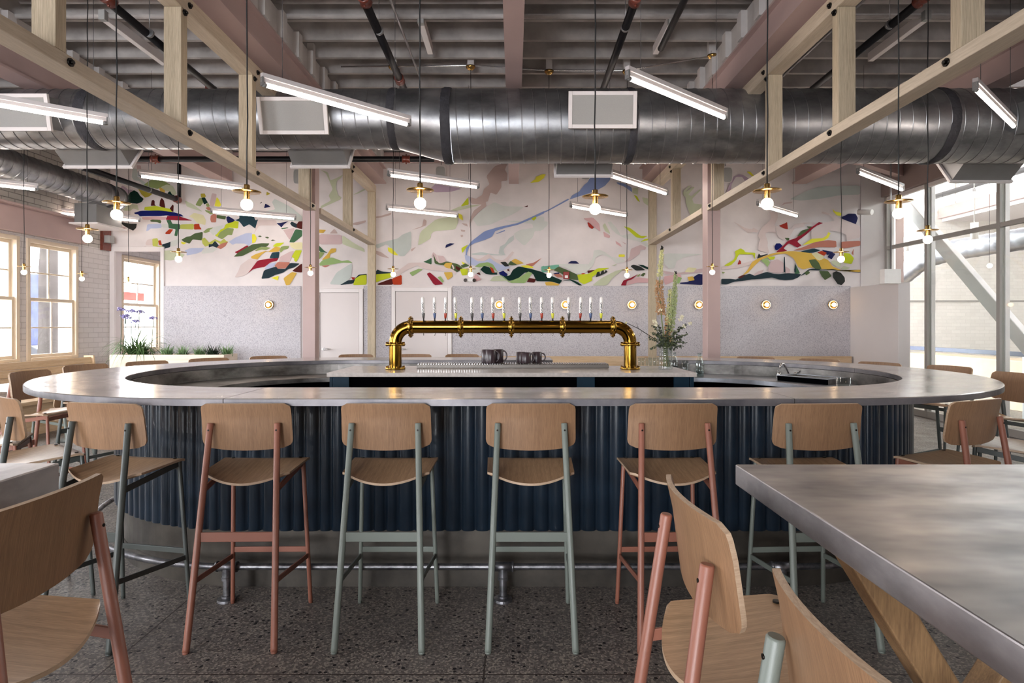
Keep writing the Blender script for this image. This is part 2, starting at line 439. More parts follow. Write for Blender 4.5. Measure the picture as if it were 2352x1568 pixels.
# glazed partition on the right
gw = bpy.data.objects.new('wall_glazed', None); COL.objects.link(gw); gw.location = (XR, 7, 0); struct(gw)
my = [10.16, 9.17, 7.80, 6.43, 5.06, 3.69, 2.32]
for k, yy in enumerate(my):
    MB().box(XR-.03, XR+.03, yy-.03, yy+.03, 0, 3.54).build('mullion', M['mullion'], gw, .004)
    MB().box(XR+.03, XR+.09, yy-.045, yy+.045, 0, 3.54).build('post', M['trimwhite'], gw, .004)
for a, b in zip(my[:-1], my[1:]):
    MB().box(XR-.028, XR+.028, b+.03, a-.03, 2.66, 2.72).build('transom', M['mullion'], gw, .003)
    MB().box(XR-.028, XR+.028, b+.03, a-.03, 3.48, 3.54).build('top_rail', M['trimwhite'], gw, .003)
    MB().box(XR-.028, XR+.028, b+.03, a-.03, 0, .1).build('bottom_rail', M['mullion'], gw, .003)
    MB().box(XR-.004, XR+.004, b+.03, a-.03, .1, 2.66).build('glass_pane', M['glass'], gw)
    MB().box(XR-.004, XR+.004, b+.03, a-.03, 2.72, 3.48).build('transom_light', M['glass'], gw)
tag(MB().box(XR-.1, XR+.1, -5, YB-.03, 3.545, 4.29).build('steel_header', M['pinkshade'], bevel=.004),
    'pink steel header, darkened for shade, running above the glass partition', 'beam')
struct(MB().box(XR, XR+.15, -5, 2.29, 0, 3.54).build('wall_right', M['wall']))

# room beyond the glass
an = MB()
an.box(XR-.5, 13.2, 14.0, 14.2, 0, 5.2)          # end wall
an.box(12.8, 13, -6, 14, 0, 3.9).box(XR+.15, 12.8, -6.2, -6, 0, 5.2)  # side wall, then an unseen front wall added to cut light in the annex
struct(an.build('wall_annex', M['brickannex']))
struct(MB().box(XR-.45, 12.8, 13.985, 14.0, 1.93, 1.97).build('trim_2', M['mullion']))
struct(MB().box(XR+.12, 10.0, -6, 14, 4.9, 5.0).box(9.9, 10.02, -6, 14, 4.72, 4.9).box(9.9, 10.02, -6, 14, 3.78, 4.1).box(10.02, 13, -6, 14, 3.8, 3.9).build('ceiling_annex', M['wall']))
an2 = MB()
for yy in (13.6, 12.2, 10.8, 9.4, 8.0, 6.6): an2.box(9.93, 9.99, yy-.03, yy+.03, 4.1, 4.72)
struct(an2.build('trim_3', M['mullion']))
tag(MB().box(9.8, 9.89, -4, 13.98, 3.85, 4.1).build('annex_beam', M['pink'], bevel=.004), 'dusty pink beam under the bright high windows beyond the glass', 'beam')
tag(MB().cyl((9.6, 2, 4.32), (9.6, 13.95, 4.32), .06).build('annex_pipe', M['wire']), 'dark pipe running in front of the bright high windows', 'pipe')
br = thing('diagonal_brace', 'white diagonal steel brace behind the glass partition', 'brace', (6.62, 9, 0))
MB().beam((6.62, 10.45, 3.7), (6.62, 6.6, 0.0), .1, .2, (0, .6, .8)).build('brace_tube', M['trimwhite'], br, .01)
MB().box(6.5, 6.64, 10.3, 10.45, 0, 3.9).build('brace_column', M['pink'], br, .005)
nb = thing('navy_rail', 'navy blue handrail beyond the glass partition', 'handrail', (7.6, 9, 0))
MB().box(7.57, 7.63, 4, 13.5, .93, 1.0).build('top_rail', M['navyplain'], nb, .004)
for yy in (5, 7, 9, 11, 13): MB().box(7.58, 7.62, yy-.02, yy+.02, 0, .93).build('post', M['steelwire'], nb)
tag(MB().box(8.2, 8.9, 7.5, 12.8, 0, .82).build('annex_counter', M['tan'], bevel=.01), 'long tan counter standing beyond the navy handrail', 'counter')
def spiral_tube(path_pts, r, pitch=.12, n=28, ridge=.006, seg=.02):
    """round spiral-seam duct along a polyline, one raised seam per pitch"""
    P = [Vector(p) for p in path_pts]; pts = []; acc = 0
    for a, b in zip(P[:-1], P[1:]):
        L_ = (b-a).length; k = max(1, int(L_/seg))
        for i in range(k): pts.append(a+(b-a)*i/k)
    pts.append(P[-1])
    per = max(1, round(pitch/seg))
    rr = [r+(ridge if i % per == 0 else 0) for i in range(len(pts))]
    return pts, rr
pts, rr = spiral_tube([at(2040, 650, 12.2), at(2078, 628, 12), at(2105, 606, 11.8), at(2140, 588, 11.6), at(2190, 574, 11.3), at(2352, 548, 10.4), at(2600, 520, 9.4)], .19, .16, seg=.04)
tag(MB().tube(pts, rr, 24).build('annex_duct', M['stain']), 'pale spiral duct curving through the room beyond the glass', 'duct')
for i, (px, py, yy, l) in enumerate([(2079, 561, 11.4, 'white cylinder pendant beyond the glass, by the curved end of the duct'), (2238, 530, 9.8, 'white cylinder pendant beyond the glass, nearer the second mullion')]):
    x, y_, z = at(px, py, yy)
    t = thing('cylinder_pendant', l, 'pendant lamp', (x, y_, z), 'cylinder pendants beyond the glass')
    MB().lathe([(.001, z+.13), (.055, z+.13), (.055, z-.13), (.045, z-.13), (.045, z-.02), (.001, z-.02)], (x, y_, 0)).build('shade', M['white'], t)
    MB().cyl((x, y_, z+.13), (x, y_, 4.9), .008).build('rod', M['white'], t)
x, y_, z = at(2273, 610, 9.5)
t = thing('globe_pendant', 'small lit globe pendant seen through the glass', 'pendant lamp', (x, y_, z))
MB().ball((x, y_, z), .035).build('bulb', M['bulb'], t)
MB().cyl((x, y_, z+.03), (x, y_, 4.9), .003).build('cord', M['wire'], t)
x0, z0 = at(2160, 462, 10.2)[0], 3.35
lt = thing('tube_light', 'lit tube light hanging beyond the glass, near the high windows', 'tube light', at(2200, 480, 10.2))
A, B_ = Vector(at(2165, 463, 10.3)), Vector(at(2238, 490, 9.4))
B_.z = A.z = 3.45
MB().beam(A+Vector((0, 0, .05)), B_+Vector((0, 0, .05)), .05, .05).build('rail', M['rail'], lt)
MB().cyl(A, B_, .018).build('lamp', M['tubelight'], lt)
MB().cyl(A+Vector((0, 0, .07)), (A.x, A.y, 4.9), .003).cyl(B_+Vector((0, 0, .07)), (B_.x, B_.y, 4.9), .003).build('suspension_wire', M['wire'], lt)

# lintel beam and header
tag(MB().box(XL+.001, XL+.1, -5, 9.5, 2.665, 3.0).box(XL+.001, XL+.2, -5, 9.5, 3.0, 3.03).build('window_lintel', M['pink'], bevel=.004),
    'dusty pink steel lintel above the cream windows', 'beam')
tag(MB().box(XL+.02, 5.0, YB-.12, YB-.02, 4.12, 4.28).build('wall_header', M['pink'], bevel=.004),
    'pink steel header along the top of the mural wall', 'beam')

# steel beams running towards the mural wall
def ibeam(x, w, y0, y1, lab, ledger=0, z0=3.75, z1=4.27):
    t = thing('steel_beam', lab, 'beam', (x, (y0+y1)/2, z0), 'pink steel roof beams')
    b = MB(); h = w/2
    b.box(x-h, x+h, y0, y1, z0, z0+.022).box(x-h*.22, x+h*.22, y0, y1, z0+.022, z1-.3 if ledger else z1-.022)
    if ledger: b.box(x-h, x+h, y0, y1, z1-.3, z1-.28)
    else: b.box(x-h, x+h, y0, y1, z1-.022, z1)
    b.build('steel_section', M['pink'], t)
    if ledger:
        MB().box(x-h*.7, x+h*.7, y0, y1, z1-.28, z1+.028).build('ledger_board', M['ledger'], t)
        k = y0+.1
        c = MB()
        while k < y1:
            for s in (-1, 1): c.box(x+s*h*.7, x+s*(h*.7+.05), k, k+.09, z1-.28, z1-.02) if s > 0 else c.box(x-h*.7-.05, x-h*.7, k, k+.09, z1-.28, z1-.02)
            k += .405
        c.build('joist_hanger', M['ledger'], t)
    return t
tb = thing('steel_beam', 'pink steel beam down the middle of the ceiling', 'beam', (0, 7, 3.75), 'pink steel roof beams')
MB().box(-.079, .079, 2.5, YB-.13, 3.75, 3.775).box(-.012, .012, 2.5, YB-.13, 3.775, 4.27).box(-.079, .079, 2.5, YB-.13, 4.27, 4.295).build('steel_section', M['pink'], tb)
def box_beam(x, w, lab, y1=YB-.13):
    t = thing('steel_beam', lab, 'beam', (x, 6, 3.75), 'pink steel roof beams')
    h = w/2
    MB().box(x-h, x+h, -4.9, y1, 3.75, 3.775).box(x-h*.55, x+h*.55, -4.9, y1, 3.775, 4.0).box(x-h, x+h, -4.9, y1, 4.0, 4.02).build('steel_section', M['pink'], t)
    MB().box(x-h*.6, x+h*.6, -4.9, y1, 4.021, 4.295).build('ledger_board', M['ledger'], t)
    k = -4.6
    c = MB()
    while k < y1-.2:
        for s in (-1, 1):
            xa, xb = sorted((x+s*h*.6, x+s*(h*.6+.06)))
            c.box(xa, xb, k, k+.1, 4.03, 4.28)
        k += .405
    c.build('joist_hanger', M['ledger'], t)
box_beam(-2.23, .22, 'pink steel beam above the truss nearest the cream windows')
box_beam(2.20, .22, 'pink steel beam above the truss nearest the glass partition')
box_beam(-4.75, .24, 'outer pink steel beam between the cream windows and the truss')
box_beam(4.75, .24, 'outer pink steel beam between the truss and the glass partition')
tag(MB().beam((4.9, 8.75, 3.86), (6.13, 9.62, 3.86), .12, .2).build('bracing_beam', M['pink'], bevel=.004), 'slanting pink beam above the glass partition corner', 'beam')

# columns
def column(x0, x1, y0, y1, lab):
    t = MB().box(x0, x1, y0, y1, 0, 3.748).build('steel_column', M['pink'], bevel=.006)
    tag(t, lab, 'column', 'pink columns behind the bar')
column(-2.425, -2.28, 6.95, 7.1, 'pink square column at the truss nearest the cream windows')
column(2.225, 2.375, 6.95, 7.14, 'pink square column at the truss nearest the glass partition')

# timber trusses
def truss(xi, s, lab, posts, zs):
    """xi: inner face x, s: outward sign"""
    t = thing('timber_truss', lab, 'truss', (xi, 5, 2.7), 'pale timber trusses')
    x0, x1 = sorted((xi, xi+s*.125))
    for nm, za, zb in (('bottom_chord', 2.715, 2.785), ('top_chord', 3.585, 3.70)):
        MB().box(x0, x1, -2.0, 6.945, za, zb).box(x0, x1, 7.145, 9.99, za, zb).build(nm, M['truss'], t, .004)
    for (y0, dy) in posts:
        MB().box(x0+.003, x1-.003, y0, y0+dy, 2.787, 3.583).build('post', M['trussz'], t, .003)
        bx = xi-s*.001
        for z in (2.75, 3.64, 3.56):
            yy = y0+dy+.02 if z != 3.56 else y0+dy*.5
            b = MB(); b.cyl((bx+s*.003, yy, z), (bx-s*.008, yy, z), .021, n=16).cyl((bx-s*.008, yy, z), (bx-s*.020, yy, z), .011, n=6)
            b.build('bolt', M['screw'], t)
    MB().box(x0+.002, x1-.002, 9.9, 9.99, 0, 2.713).box(x0+.002, x1-.002, 9.9, 9.99, 2.787, 3.583).build('end_post', M['trussz'], t, .003)
posts = [(0.75, .08), (1.88, .08), (3.0, .075), (4.135, .08), (5.26, .08), (6.72, .09), (8.46, .09)]
truss(-2.27, -1, 'pale timber truss on the cream window side, above the bar', posts, 0)
truss(2.215, 1, 'pale timber truss on the glass partition side, above the bar', posts, 0)
# ------------------------------------------------------------------ mural painted on the upper back wall
MUR = {'pinkp': '#d3c3c0', 'rose': '#c9b1b1', 'mauve': '#b09bad', 'greyg': '#bdc4c0', 'sage': '#bfc4a8', 'dkg': '#123029', 'olive': '#50603f', 'teal': '#27404a',
       'green': '#93ad72', 'green2': '#43664a', 'lime': '#bcc62e', 'yell': '#dfd846', 'must': '#cfa94e', 'navy': '#232650', 'royal': '#141a5c', 'red': '#a1362c', 'crim': '#8e2233',
       'maroon': '#501f1c', 'oran': '#ab3c20', 'salm': '#b47565', 'blue': '#8292be', 'lblue': '#b3bad4', 'slate': '#26353c', 'char': '#303230', 'mint': '#71ab94', 'cream': '#d8d1a6',
       'pink': '#cfa7a8', 'wall': '#ddd5d4', 'ochre': '#aa9c3c', 'vlg': '#cfd0ca', 'taupe': '#c0aaa4', 'lolive': '#b7ba5c', 'moss': '#8c9a63'}
mur_names = list(MUR); mur_mats = [paint('mural '+k, MUR[k], .8, vary=.05, scale=4, spec=.15) for k in mur_names]
CR = {'A': (270, 370, .15306), 'B': (480, 420, .15306), 'C': (700, 370, .18495), 'D': (960, 370, .18495), 'E': (1230, 370, .18495), 'F': (1500, 370, .1849), 'G': (1640, 420, .15308)}
SH = '''
A greyg 230,110 290,115 300,170 310,250 430,330 480,290 560,420 420,400 330,300 250,290 215,240
A rose 290,60 350,65 365,150 450,155 480,180 430,240 310,230 295,150
A moss 395,355 470,300 520,280 700,300 805,360 690,380 600,420 520,400
A sage 650,390 740,350 830,370 895,490 840,520 760,450 700,440
A mauve 50,400 70,365 120,390 160,430 240,430 200,470 160,490 180,530 120,490 60,480
A ochre 310,415 400,450 525,490 480,530 415,548 360,500
A must 625,400 660,400 715,440 710,480 650,470
A dkg 105,580 160,540 180,480 250,435 310,470 340,520 395,565 370,610 300,640 200,630 120,600
A sage 60,690 200,640 300,650 325,740 240,710 190,750 100,745
A dkg 755,475 790,450 820,500 855,510 840,545 760,510
A maroon 500,670 515,590 540,580 560,600 560,650 580,670
A maroon 630,670 640,590 665,550 700,590 720,700 680,700
A maroon 785,710 830,650 845,670 840,765 800,740
A lime 400,735 410,690 490,680 575,670 660,690 790,715 825,765 700,755
A royal 250,775 350,745 640,740 840,765 950,795 1000,830 860,830 740,815 640,825 470,825 340,830 310,800 265,795
A pink 365,840 560,830 740,840 725,880 560,885 380,875
A crim 725,880 750,820 920,825 1030,860 1130,893 900,890
A olive 490,895 520,875 640,880 660,900 650,935 590,915 510,910
A sage 1010,590 1140,650 1280,760 1150,720 1040,680
A moss 1170,660 1230,555 1265,550 1290,620 1245,680
A ochre 1250,490 1310,485 1330,530 1300,550 1255,545
A dkg 1262,550 1315,545 1360,625 1300,652
A moss 1325,650 1365,625 1390,680 1345,690
A rose 1385,640 1420,480 1490,495 1475,600 1440,690 1390,680
A yell 1455,675 1490,540 1520,570 1560,660 1530,685
A salm 1325,700 1370,685 1400,700 1395,745 1350,730
A moss 1310,730 1380,745 1440,790 1400,800 1330,760
A salm 1400,820 1450,785 1490,810 1480,920 1410,920 1395,880
A cream 1075,830 1150,775 1290,810 1330,890 1320,960 1200,930 1140,860
A lblue 435,1050 450,945 660,940 665,1000 580,1010 500,1010 470,1040
A vlg 665,945 760,940 765,1000 700,1000 665,985
A green2 735,885 800,880 825,940 940,945 945,1020 915,1025 900,1125 855,1120 875,1020 770,1005 765,950
A lolive 945,950 1150,942 1145,1028 940,1015
A oran 1150,945 1230,940 1235,980 1268,1025 1150,1028
A oran 715,1080 780,1020 840,1025 790,1095 730,1095
A pinkp 425,1230 450,1180 530,1160 530,1265 430,1265
A lolive 525,1165 600,1155 620,1200 600,1285 530,1275
A oran 615,1195 650,1185 670,1265 625,1255
A lolive 590,1270 680,1270 675,1335 595,1335
A slate 670,1250 760,1225 800,1205 795,1290 690,1320
A vlg 800,1200 950,1165 940,1220 880,1270 800,1285
A pinkp 210,1335 350,1300 430,1270 480,1335
A sage 685,1345 800,1335 1020,1400 950,1470 800,1490 690,1480
A lblue 1010,1340 1100,1305 1305,1300 1260,1360 1180,1390 1040,1415 1040,1380
A vlg 1300,1300 1490,1300 1440,1370 1260,1390
A olive 960,1180 1040,1135 1100,1125 1160,1085 1285,1060 1275,1190 1130,1175 1085,1240 1000,1210
A yell 955,1205 1040,1225 1000,1250 965,1240
A moss 1285,1065 1350,1010 1450,995 1385,1060 1320,1080
A vlg 1390,1060 1500,1000 1560,1010 1480,1080 1440,1115
A lolive 1265,1170 1310,1145 1390,1235 1460,1170 1568,1215 1568,1250 1470,1200 1410,1250 1320,1285 1280,1240
A rose 80,990 130,990 115,1040 80,1030
A charx 20,905 90,920 200,940 295,940 285,1000 240,1045 170,1010 100,970
B slate 0,920 50,920 95,870 155,940 125,975 60,950 0,970
B lolive 0,900 100,840 160,895 230,835 260,870 295,885 180,925 95,860 30,920
B salm 120,970 180,915 295,880 250,950 180,995
B vlg 0,990 60,960 150,980 60,1040 0,1040
B lime 95,790 150,710 230,680 250,625 380,570 450,580 440,685 300,670 210,720 130,810
B moss 130,810 170,740 280,675 380,685 350,785 290,780 200,848
B vlg 10,710 90,660 230,630 180,700 110,780 30,740
B olive 120,480 260,500 250,550 180,540 120,530
B navy 265,510 300,500 395,560 360,590 290,605 268,560
B teal 395,560 460,535 460,480 670,490 700,560 745,550 735,660 700,688 610,620 525,665 460,580
B pinkp 740,550 1010,560 1030,640 760,640 680,760 700,680
B navy 1015,605 1080,600 1200,575 1130,620 1090,670 1060,640
B slate 1220,610 1245,580 1330,620 1320,680 1250,650
B maroon 1320,620 1350,578 1405,575 1405,698 1320,675
B green2 1085,680 1180,668 1200,678 1100,695
B rose 1115,705 1295,675 1215,860 1150,760
B green2 1300,695 1400,710 1400,800 1280,895 1205,890
B lblue 300,885 400,820 560,755 650,750 650,905 600,945 540,910 400,910 360,930
B yell 650,770 690,770 720,830 700,890 652,910
B olive 735,800 770,790 800,802 770,815
B olive 840,815 880,808 910,825 880,835
B olive 930,865 960,850 1005,862 950,873
B crim 388,1040 450,1010 575,935 600,950 500,1040 430,1060
B olive 375,1108 450,1040 560,975 660,920 800,905 915,908 870,960 780,960 640,1030 500,1100
B moss 695,1015 760,965 860,960 935,975 860,1010 800,1000 710,1025
B lime 960,950 1010,905 1140,895 1060,955 1000,960
B must 630,1110 700,1070 850,1020 900,1030 1000,955 1080,970 1050,1030 950,1040 860,1030 790,1080 730,1150 650,1140
B moss 1085,960 1130,945 1205,945 1190,990 1130,1000 1080,1050 1060,1010
B teal 910,1130 950,1045 1065,1035 1050,1135
B pinkp 395,1410 440,1330 480,1230 620,1130 740,1150 600,1350 520,1395 410,1420
B crim 585,1358 640,1290 735,1165 900,1135 1050,1130 1020,1170 930,1190 840,1260 720,1280 660,1300
B lblue 830,1300 890,1220 1010,1190 980,1250 940,1280
B salm 990,1240 1040,1185 1225,1190 1160,1280 1040,1290 1000,1260
B rose 1050,1180 1070,1110 1220,1030 1280,1020 1220,1180
B yelx 1215,900 1405,890 1405,1000 1300,1000 1230,960
B lime 1245,1110 1300,1010 1400,1010 1350,1130 1310,1190 1280,1160 1285,1135
B slate 790,1440 830,1310 1010,1255 1040,1290 1150,1290 1220,1200 1370,1210 1280,1270 1200,1290 1110,1350 1000,1380 900,1430
B maroon 1250,1320 1400,1205 1400,1345 1300,1335
B must 1120,1430 1250,1335 1325,1350 1215,1530 1160,1535
B yell 935,1425 1050,1390 1040,1465
B navy 830,380 850,310 935,360
B slate 765,318 790,285 802,295
B ochre 865,190 870,135 930,165
B greyg 950,290 990,240 1210,350 1400,500 1400,580 1100,560 830,520 830,430 1000,400
B taupe 660,380 672,310 672,370
C sage 200,110 290,140 320,240 380,220 480,170 450,210 400,250 390,340 420,430 460,450 440,480 200,590 200,560 330,490 300,430 350,350 310,250 270,160
C taupe 600,770 760,735 760,760 650,795 600,790
C sage 600,420 750,340 755,360 650,410
C must 182,850 268,855 230,895 182,890
C rose 182,905 460,915 470,1035 182,1035
C taupe 310,900 370,840 415,900
C sage 470,920 600,1010 740,1090 750,1130 600,1080 470,1030
C green2 182,1050 240,1110 290,1140 200,1130 182,1110
C moss 182,1125 250,1140 190,1215 182,1210
C must 215,1225 280,1160 330,1085 395,1085 385,1130 320,1150 310,1210 270,1235
C green 185,1270 230,1225 340,1195 460,1240 540,1230 600,1265 470,1260 330,1285 190,1300
C salm 210,1300 320,1290 260,1320
C greyg 310,1530 400,1380 580,1270 590,1290 580,1440 480,1535
C slate 435,1540 540,1480 620,1470 670,1410 770,1398 770,1420 690,1440 600,1520
C red 580,1440 635,1445 600,1480
C lime 600,1540 630,1460 690,1420 770,1410 770,1535
C slate 878,1380 905,1345 960,1370 1120,1383 1100,1400 880,1410
C lime 878,1405 1100,1390 1060,1450 950,1480 878,1510
C maroon 900,1525 1085,1455 1100,1535 920,1537
C oran 1085,1460 1205,1410 1208,1535 1100,1535
C greyg 878,1040 1000,1000 1160,960 1220,910 1325,870 1325,1080 1240,1180 1180,1180 1020,1030 900,1090
C yell 1030,1070 1080,1080 1165,1170 1110,1165 1040,1120
C taupe 880,1110 950,1130 1060,1210 950,1185 880,1150
C pinkp 1130,1440 1130,1380 1230,1310 1300,1260 1568,1260 1568,1300 1400,1295 1290,1340 1200,1400
C green 1300,1385 1420,1335 1465,1345 1340,1430
C taupe 885,690 950,680 1080,640 1070,670 960,700 890,710
C taupe 1325,855 1460,810 1480,720 1515,740 1510,800 1400,840
C taupe 1320,1095 1385,1065 1330,1125
C sage 1420,1040 1440,900 1568,780 1568,960 1450,1030
D sage 0,1050 30,880 230,720 500,680 500,770 460,850 200,870 100,980
D sage 390,620 530,560 800,540 650,580 480,620
D lime 530,565 625,450 630,545
D yell 500,650 550,670 562,740 510,710
D rosed 850,190 950,70 1020,40 1110,40 1080,110 1110,160 1105,245 1035,250 1035,330 975,420 900,390 870,500 840,510 850,560 750,640 670,730 640,840 640,740 690,620 800,540 660,530 620,440 720,470 800,420 820,350 890,290
D taupe 540,770 610,780 620,815 570,795
D taupe 530,850 590,860 580,880 540,875
D taupe 530,920 560,915 560,940 535,945
D mauve 160,340 220,285 550,345 400,385 210,390
D navy 340,1080 350,1040 400,1020 460,1025
D crem2 680,720 800,600 950,510 1060,560 1320,570 1200,650 900,790 740,810
D yell 1390,275 1440,235 1520,200 1568,160 1568,210 1500,260
D maroon 1315,570 1365,550 1360,572
D vlg 1060,740 1380,745 1460,690 1568,690 1568,850 1450,870 1430,940 1320,1055 1210,960 1190,900 1280,850 1430,830 1420,780 1200,760
D blue 590,1180 600,1080 660,1000 830,870 1000,820 1240,770 1420,690 1568,620 1568,650 1460,700 1250,790 1080,830 960,870 920,940 830,980 700,1020 640,1060 610,1140 610,1200
D lime 1405,715 1465,685 1470,710 1440,742
D greyb 970,900 1080,855 1080,870 980,905
D greyg 1000,1150 1020,1060 1080,1030 1130,960 1190,920 1190,980 1110,1040 1060,1100 1080,1165
D greyg 660,1150 790,1130 960,1160 1090,1160 1080,1170 680,1165
D lime 540,1080 625,1035 550,1145
D rose 170,1180 190,1130 240,1170 320,1180 360,1250 300,1280 240,1280 220,1230
D pinkp 0,1270 120,1270 300,1310 440,1330 480,1400 350,1370 120,1350 0,1300
D green2 68,1250 120,1230 172,1200 170,1285 110,1265
D olive 190,1150 230,1240 280,1270 360,1245 500,1280 560,1330 490,1380 420,1340 340,1300 210,1275
D pinkp 225,1170 255,1260 270,1270 245,1160
D must 320,1295 350,1262 430,1262 400,1335 350,1325
D pinkp 420,1290 435,1285 455,1330 440,1350
D maroon 470,1300 550,1340 500,1360 470,1330
D lime 520,1340 630,1330 610,1415 550,1420
D yell 540,1245 590,1270 560,1285
D olive 530,1300 590,1270 640,1300 560,1325
D lblue 580,1160 640,1180 660,1190 740,1245 830,1240 900,1205 1040,1280 1155,1320 1000,1375 900,1290 700,1300 620,1270 590,1230
D pinkp 620,1180 760,1220 880,1150 960,1215 1050,1235 1100,1200 1170,1120 1195,1135 1100,1260 1030,1290 940,1240 890,1200 820,1245 740,1240 660,1190
D green 705,1310 760,1270 870,1255 930,1280 1000,1390 940,1340 860,1300 760,1320
D vlg 650,1370 700,1320 770,1330 780,1400 700,1390
D dkg 775,1345 820,1300 890,1320 930,1390 980,1380 985,1410 900,1410 840,1400 800,1370
D oran 890,1310 930,1330 955,1390 920,1385
D royal 1000,1385 1060,1360 1115,1405 1100,1435 1050,1430 1020,1410
D char 1020,1255 1090,1250 1135,1305 1080,1310
D must 1155,1240 1210,1210 1320,1270 1230,1285
D olive 1115,1285 1150,1238 1235,1290 1170,1295
D maroon 1100,1350 1130,1340 1140,1375
D dkteal 1060,1430 1140,1420 1180,1350 1250,1305 1430,1345 1568,1385 1568,1490 1470,1490 1430,1400 1330,1380 1240,1460 1130,1490
D green 1000,1400 1060,1430 1130,1495 1250,1450 1370,1370 1420,1390 1380,1450 1330,1515 1140,1512
D yell 1270,1300 1400,1290 1440,1330 1330,1325
D salm 1330,1285 1440,1260 1540,1200 1420,1310
D maroon 1350,1500 1380,1450 1465,1465 1445,1510
D maroon 725,1395 765,1378 780,1420
D pink 690,1440 720,1400 790,1470 720,1495
D crim 110,1400 150,1380 320,1530 205,1540
D green 245,1440 285,1430 325,1490 305,1510
D must 320,1380 425,1378 435,1430 370,1478
D green 0,1335 60,1345 0,1385
D sage 890,1490 940,1430 1010,1420 1110,1490
D mint 1530,1310 1568,1300 1568,1380 1535,1370
E blue 420,480 450,430 540,380 600,300 650,260 690,160 900,160 930,230 860,310 770,360 640,410 540,440
E blue 1000,265 1100,280 1190,330 1198,390 1100,320 1020,290
E blue 0,670 150,610 400,470 420,480 150,625 20,675
E yell 0,200 90,165 130,170 70,240 0,270
E lime 1215,420 1260,440 1295,515 1260,490
E sage 1320,450 1410,470 1410,565 1340,520
E sage 1200,340 1270,330 1270,420 1200,400
E pink 590,715 710,700 790,780 805,880 730,820 650,750
E red 640,765 660,762 725,825 700,845 660,820
E pink 838,875 925,930 915,958 850,940
E pink 990,990 1050,1030 1070,1070 1000,1030
E rose 1060,995 1125,1025 1110,1035
E sage 830,800 860,770 930,910 860,870
E vlg 890,760 930,750 1010,840 1060,930 1180,900 1300,960 1410,1030 1400,1080 1280,1000 1110,960 1010,910 940,850
E lime 1090,810 1170,830 1300,930 1390,930 1330,960 1250,950 1170,880
E lime 1300,1005 1350,970 1408,962 1405,980
E vlg 0,750 150,750 150,800 60,870 0,870
E vlg 660,1270 710,1200 720,1110 790,1100 860,1130 940,1190 1080,1210 1120,1250 1000,1270 920,1200 820,1160 740,1200 720,1290 600,1400 480,1400 400,1330 200,1280 660,1280
E yell 1030,1160 1105,1160 1105,1190 1030,1190
E rose 1095,1260 1160,1200 1180,1090 1300,1040 1370,1070 1360,1100 1300,1100 1290,1150 1180,1230
E navy 395,1270 440,1240 500,1240 545,1275
E mint 70,1310 290,1285 290,1310 220,1350 100,1385 72,1370
E olive 215,1355 285,1310 400,1355 520,1410 530,1480 420,1465 300,1385
E dkteal 0,1360 90,1385 230,1440 330,1480 300,1525 200,1495 0,1490
E navy 215,1395 295,1380 295,1400 240,1405
E salm 215,1405 300,1400 345,1445 270,1445
E must 115,1505 190,1495 300,1530 280,1545 130,1545
E dkteal 330,1490 430,1465 520,1500 580,1545 540,1545 430,1480
E oran 568,1395 608,1390 608,1415 570,1415
E maroon 640,1360 745,1350 650,1395
E lime 515,1410 660,1400 770,1330 920,1325 800,1370 700,1440 700,1485 600,1530 540,1500
E char 745,1445 760,1380 790,1370 800,1410 820,1360 845,1355 850,1385 870,1350 895,1375 820,1415
E sage 700,1545 820,1450 1000,1360 1100,1340 960,1440 880,1545
E sage 940,1300 1010,1272 980,1300
E char 1175,1305 1210,1285 1300,1310 1360,1355 1240,1360
E dkteal 1265,1285 1330,1290 1405,1325 1405,1352 1330,1320
E crim 1055,1545 1090,1480 1180,1450 1275,1400 1200,1465 1130,1490 1120,1545
E moss 1245,1430 1300,1395 1280,1435
E olive 1300,1420 1330,1390 1362,1390 1335,1435
E pink 1125,1545 1140,1490 1260,1440 1405,1460 1405,1510 1250,1510
F sage 370,380 440,310 475,300 380,400 490,320 510,330 430,420 470,440 580,350 590,360 480,470 500,530 600,540 600,570 540,640 460,680 430,600 400,520 400,450 370,430
F mauve 900,405 930,320 990,200 1060,165 1110,175 1190,225 1140,258 1100,200 1020,200 970,290 960,370
F yell 1155,135 1200,135 1250,190 1220,190
F vlg 140,1145 620,1155 400,1190 290,1240 260,1330 200,1340 130,1270
F rose 100,1360 300,1390 620,1330 620,1380 420,1400 160,1410
F pink 130,1430 330,1400 350,1440 300,1470 150,1540 130,1500
F green 300,1435 355,1450 320,1520 290,1520
F cream 385,1380 430,1320 540,1330 500,1380
F navy 330,1510 430,1500 510,1430 560,1400 620,1410 622,1540 330,1525
F must 420,1440 490,1430 510,1480 440,1490
F lime 875,1300 920,1270 990,1230 1020,1180 1010,1120 1080,1085 1120,1105 1140,1135 1265,1140 1255,1220 1230,1160 1120,1160 1060,1160 1010,1250 930,1305
F red 1040,1285 1065,1225 1085,1250 1080,1285
F pinkp 840,1310 1000,1300 1290,1220 1290,1260 1050,1330 840,1350
F moss 845,1375 890,1380 860,1400
G yell2 1765,390 1800,430 1900,455 1890,500 1830,490 1780,440
G navy 1880,520 1960,490 2000,465 2110,465 2145,530 2110,638 1960,590
G gstrip 1120,250 1370,130 1560,60 2180,40 2180,180 1870,190 1600,240 1300,270
G mauvel 990,355 1040,300 1170,285 1150,310 1050,320
G rosel 275,580 460,680 560,700 580,675 660,715 640,745 580,740 500,755 430,700
G rosel 770,620 830,560 850,500 820,440 940,440 950,520 900,630 920,760 840,740 800,740 760,760 800,900 790,940 820,1060 650,1010 660,920 680,850 645,790 700,680
G rosel 900,640 1080,700 1150,700 1190,630 1240,610 1340,600 1530,600 1340,620 1350,660 1200,680 1130,800 1040,860 950,820
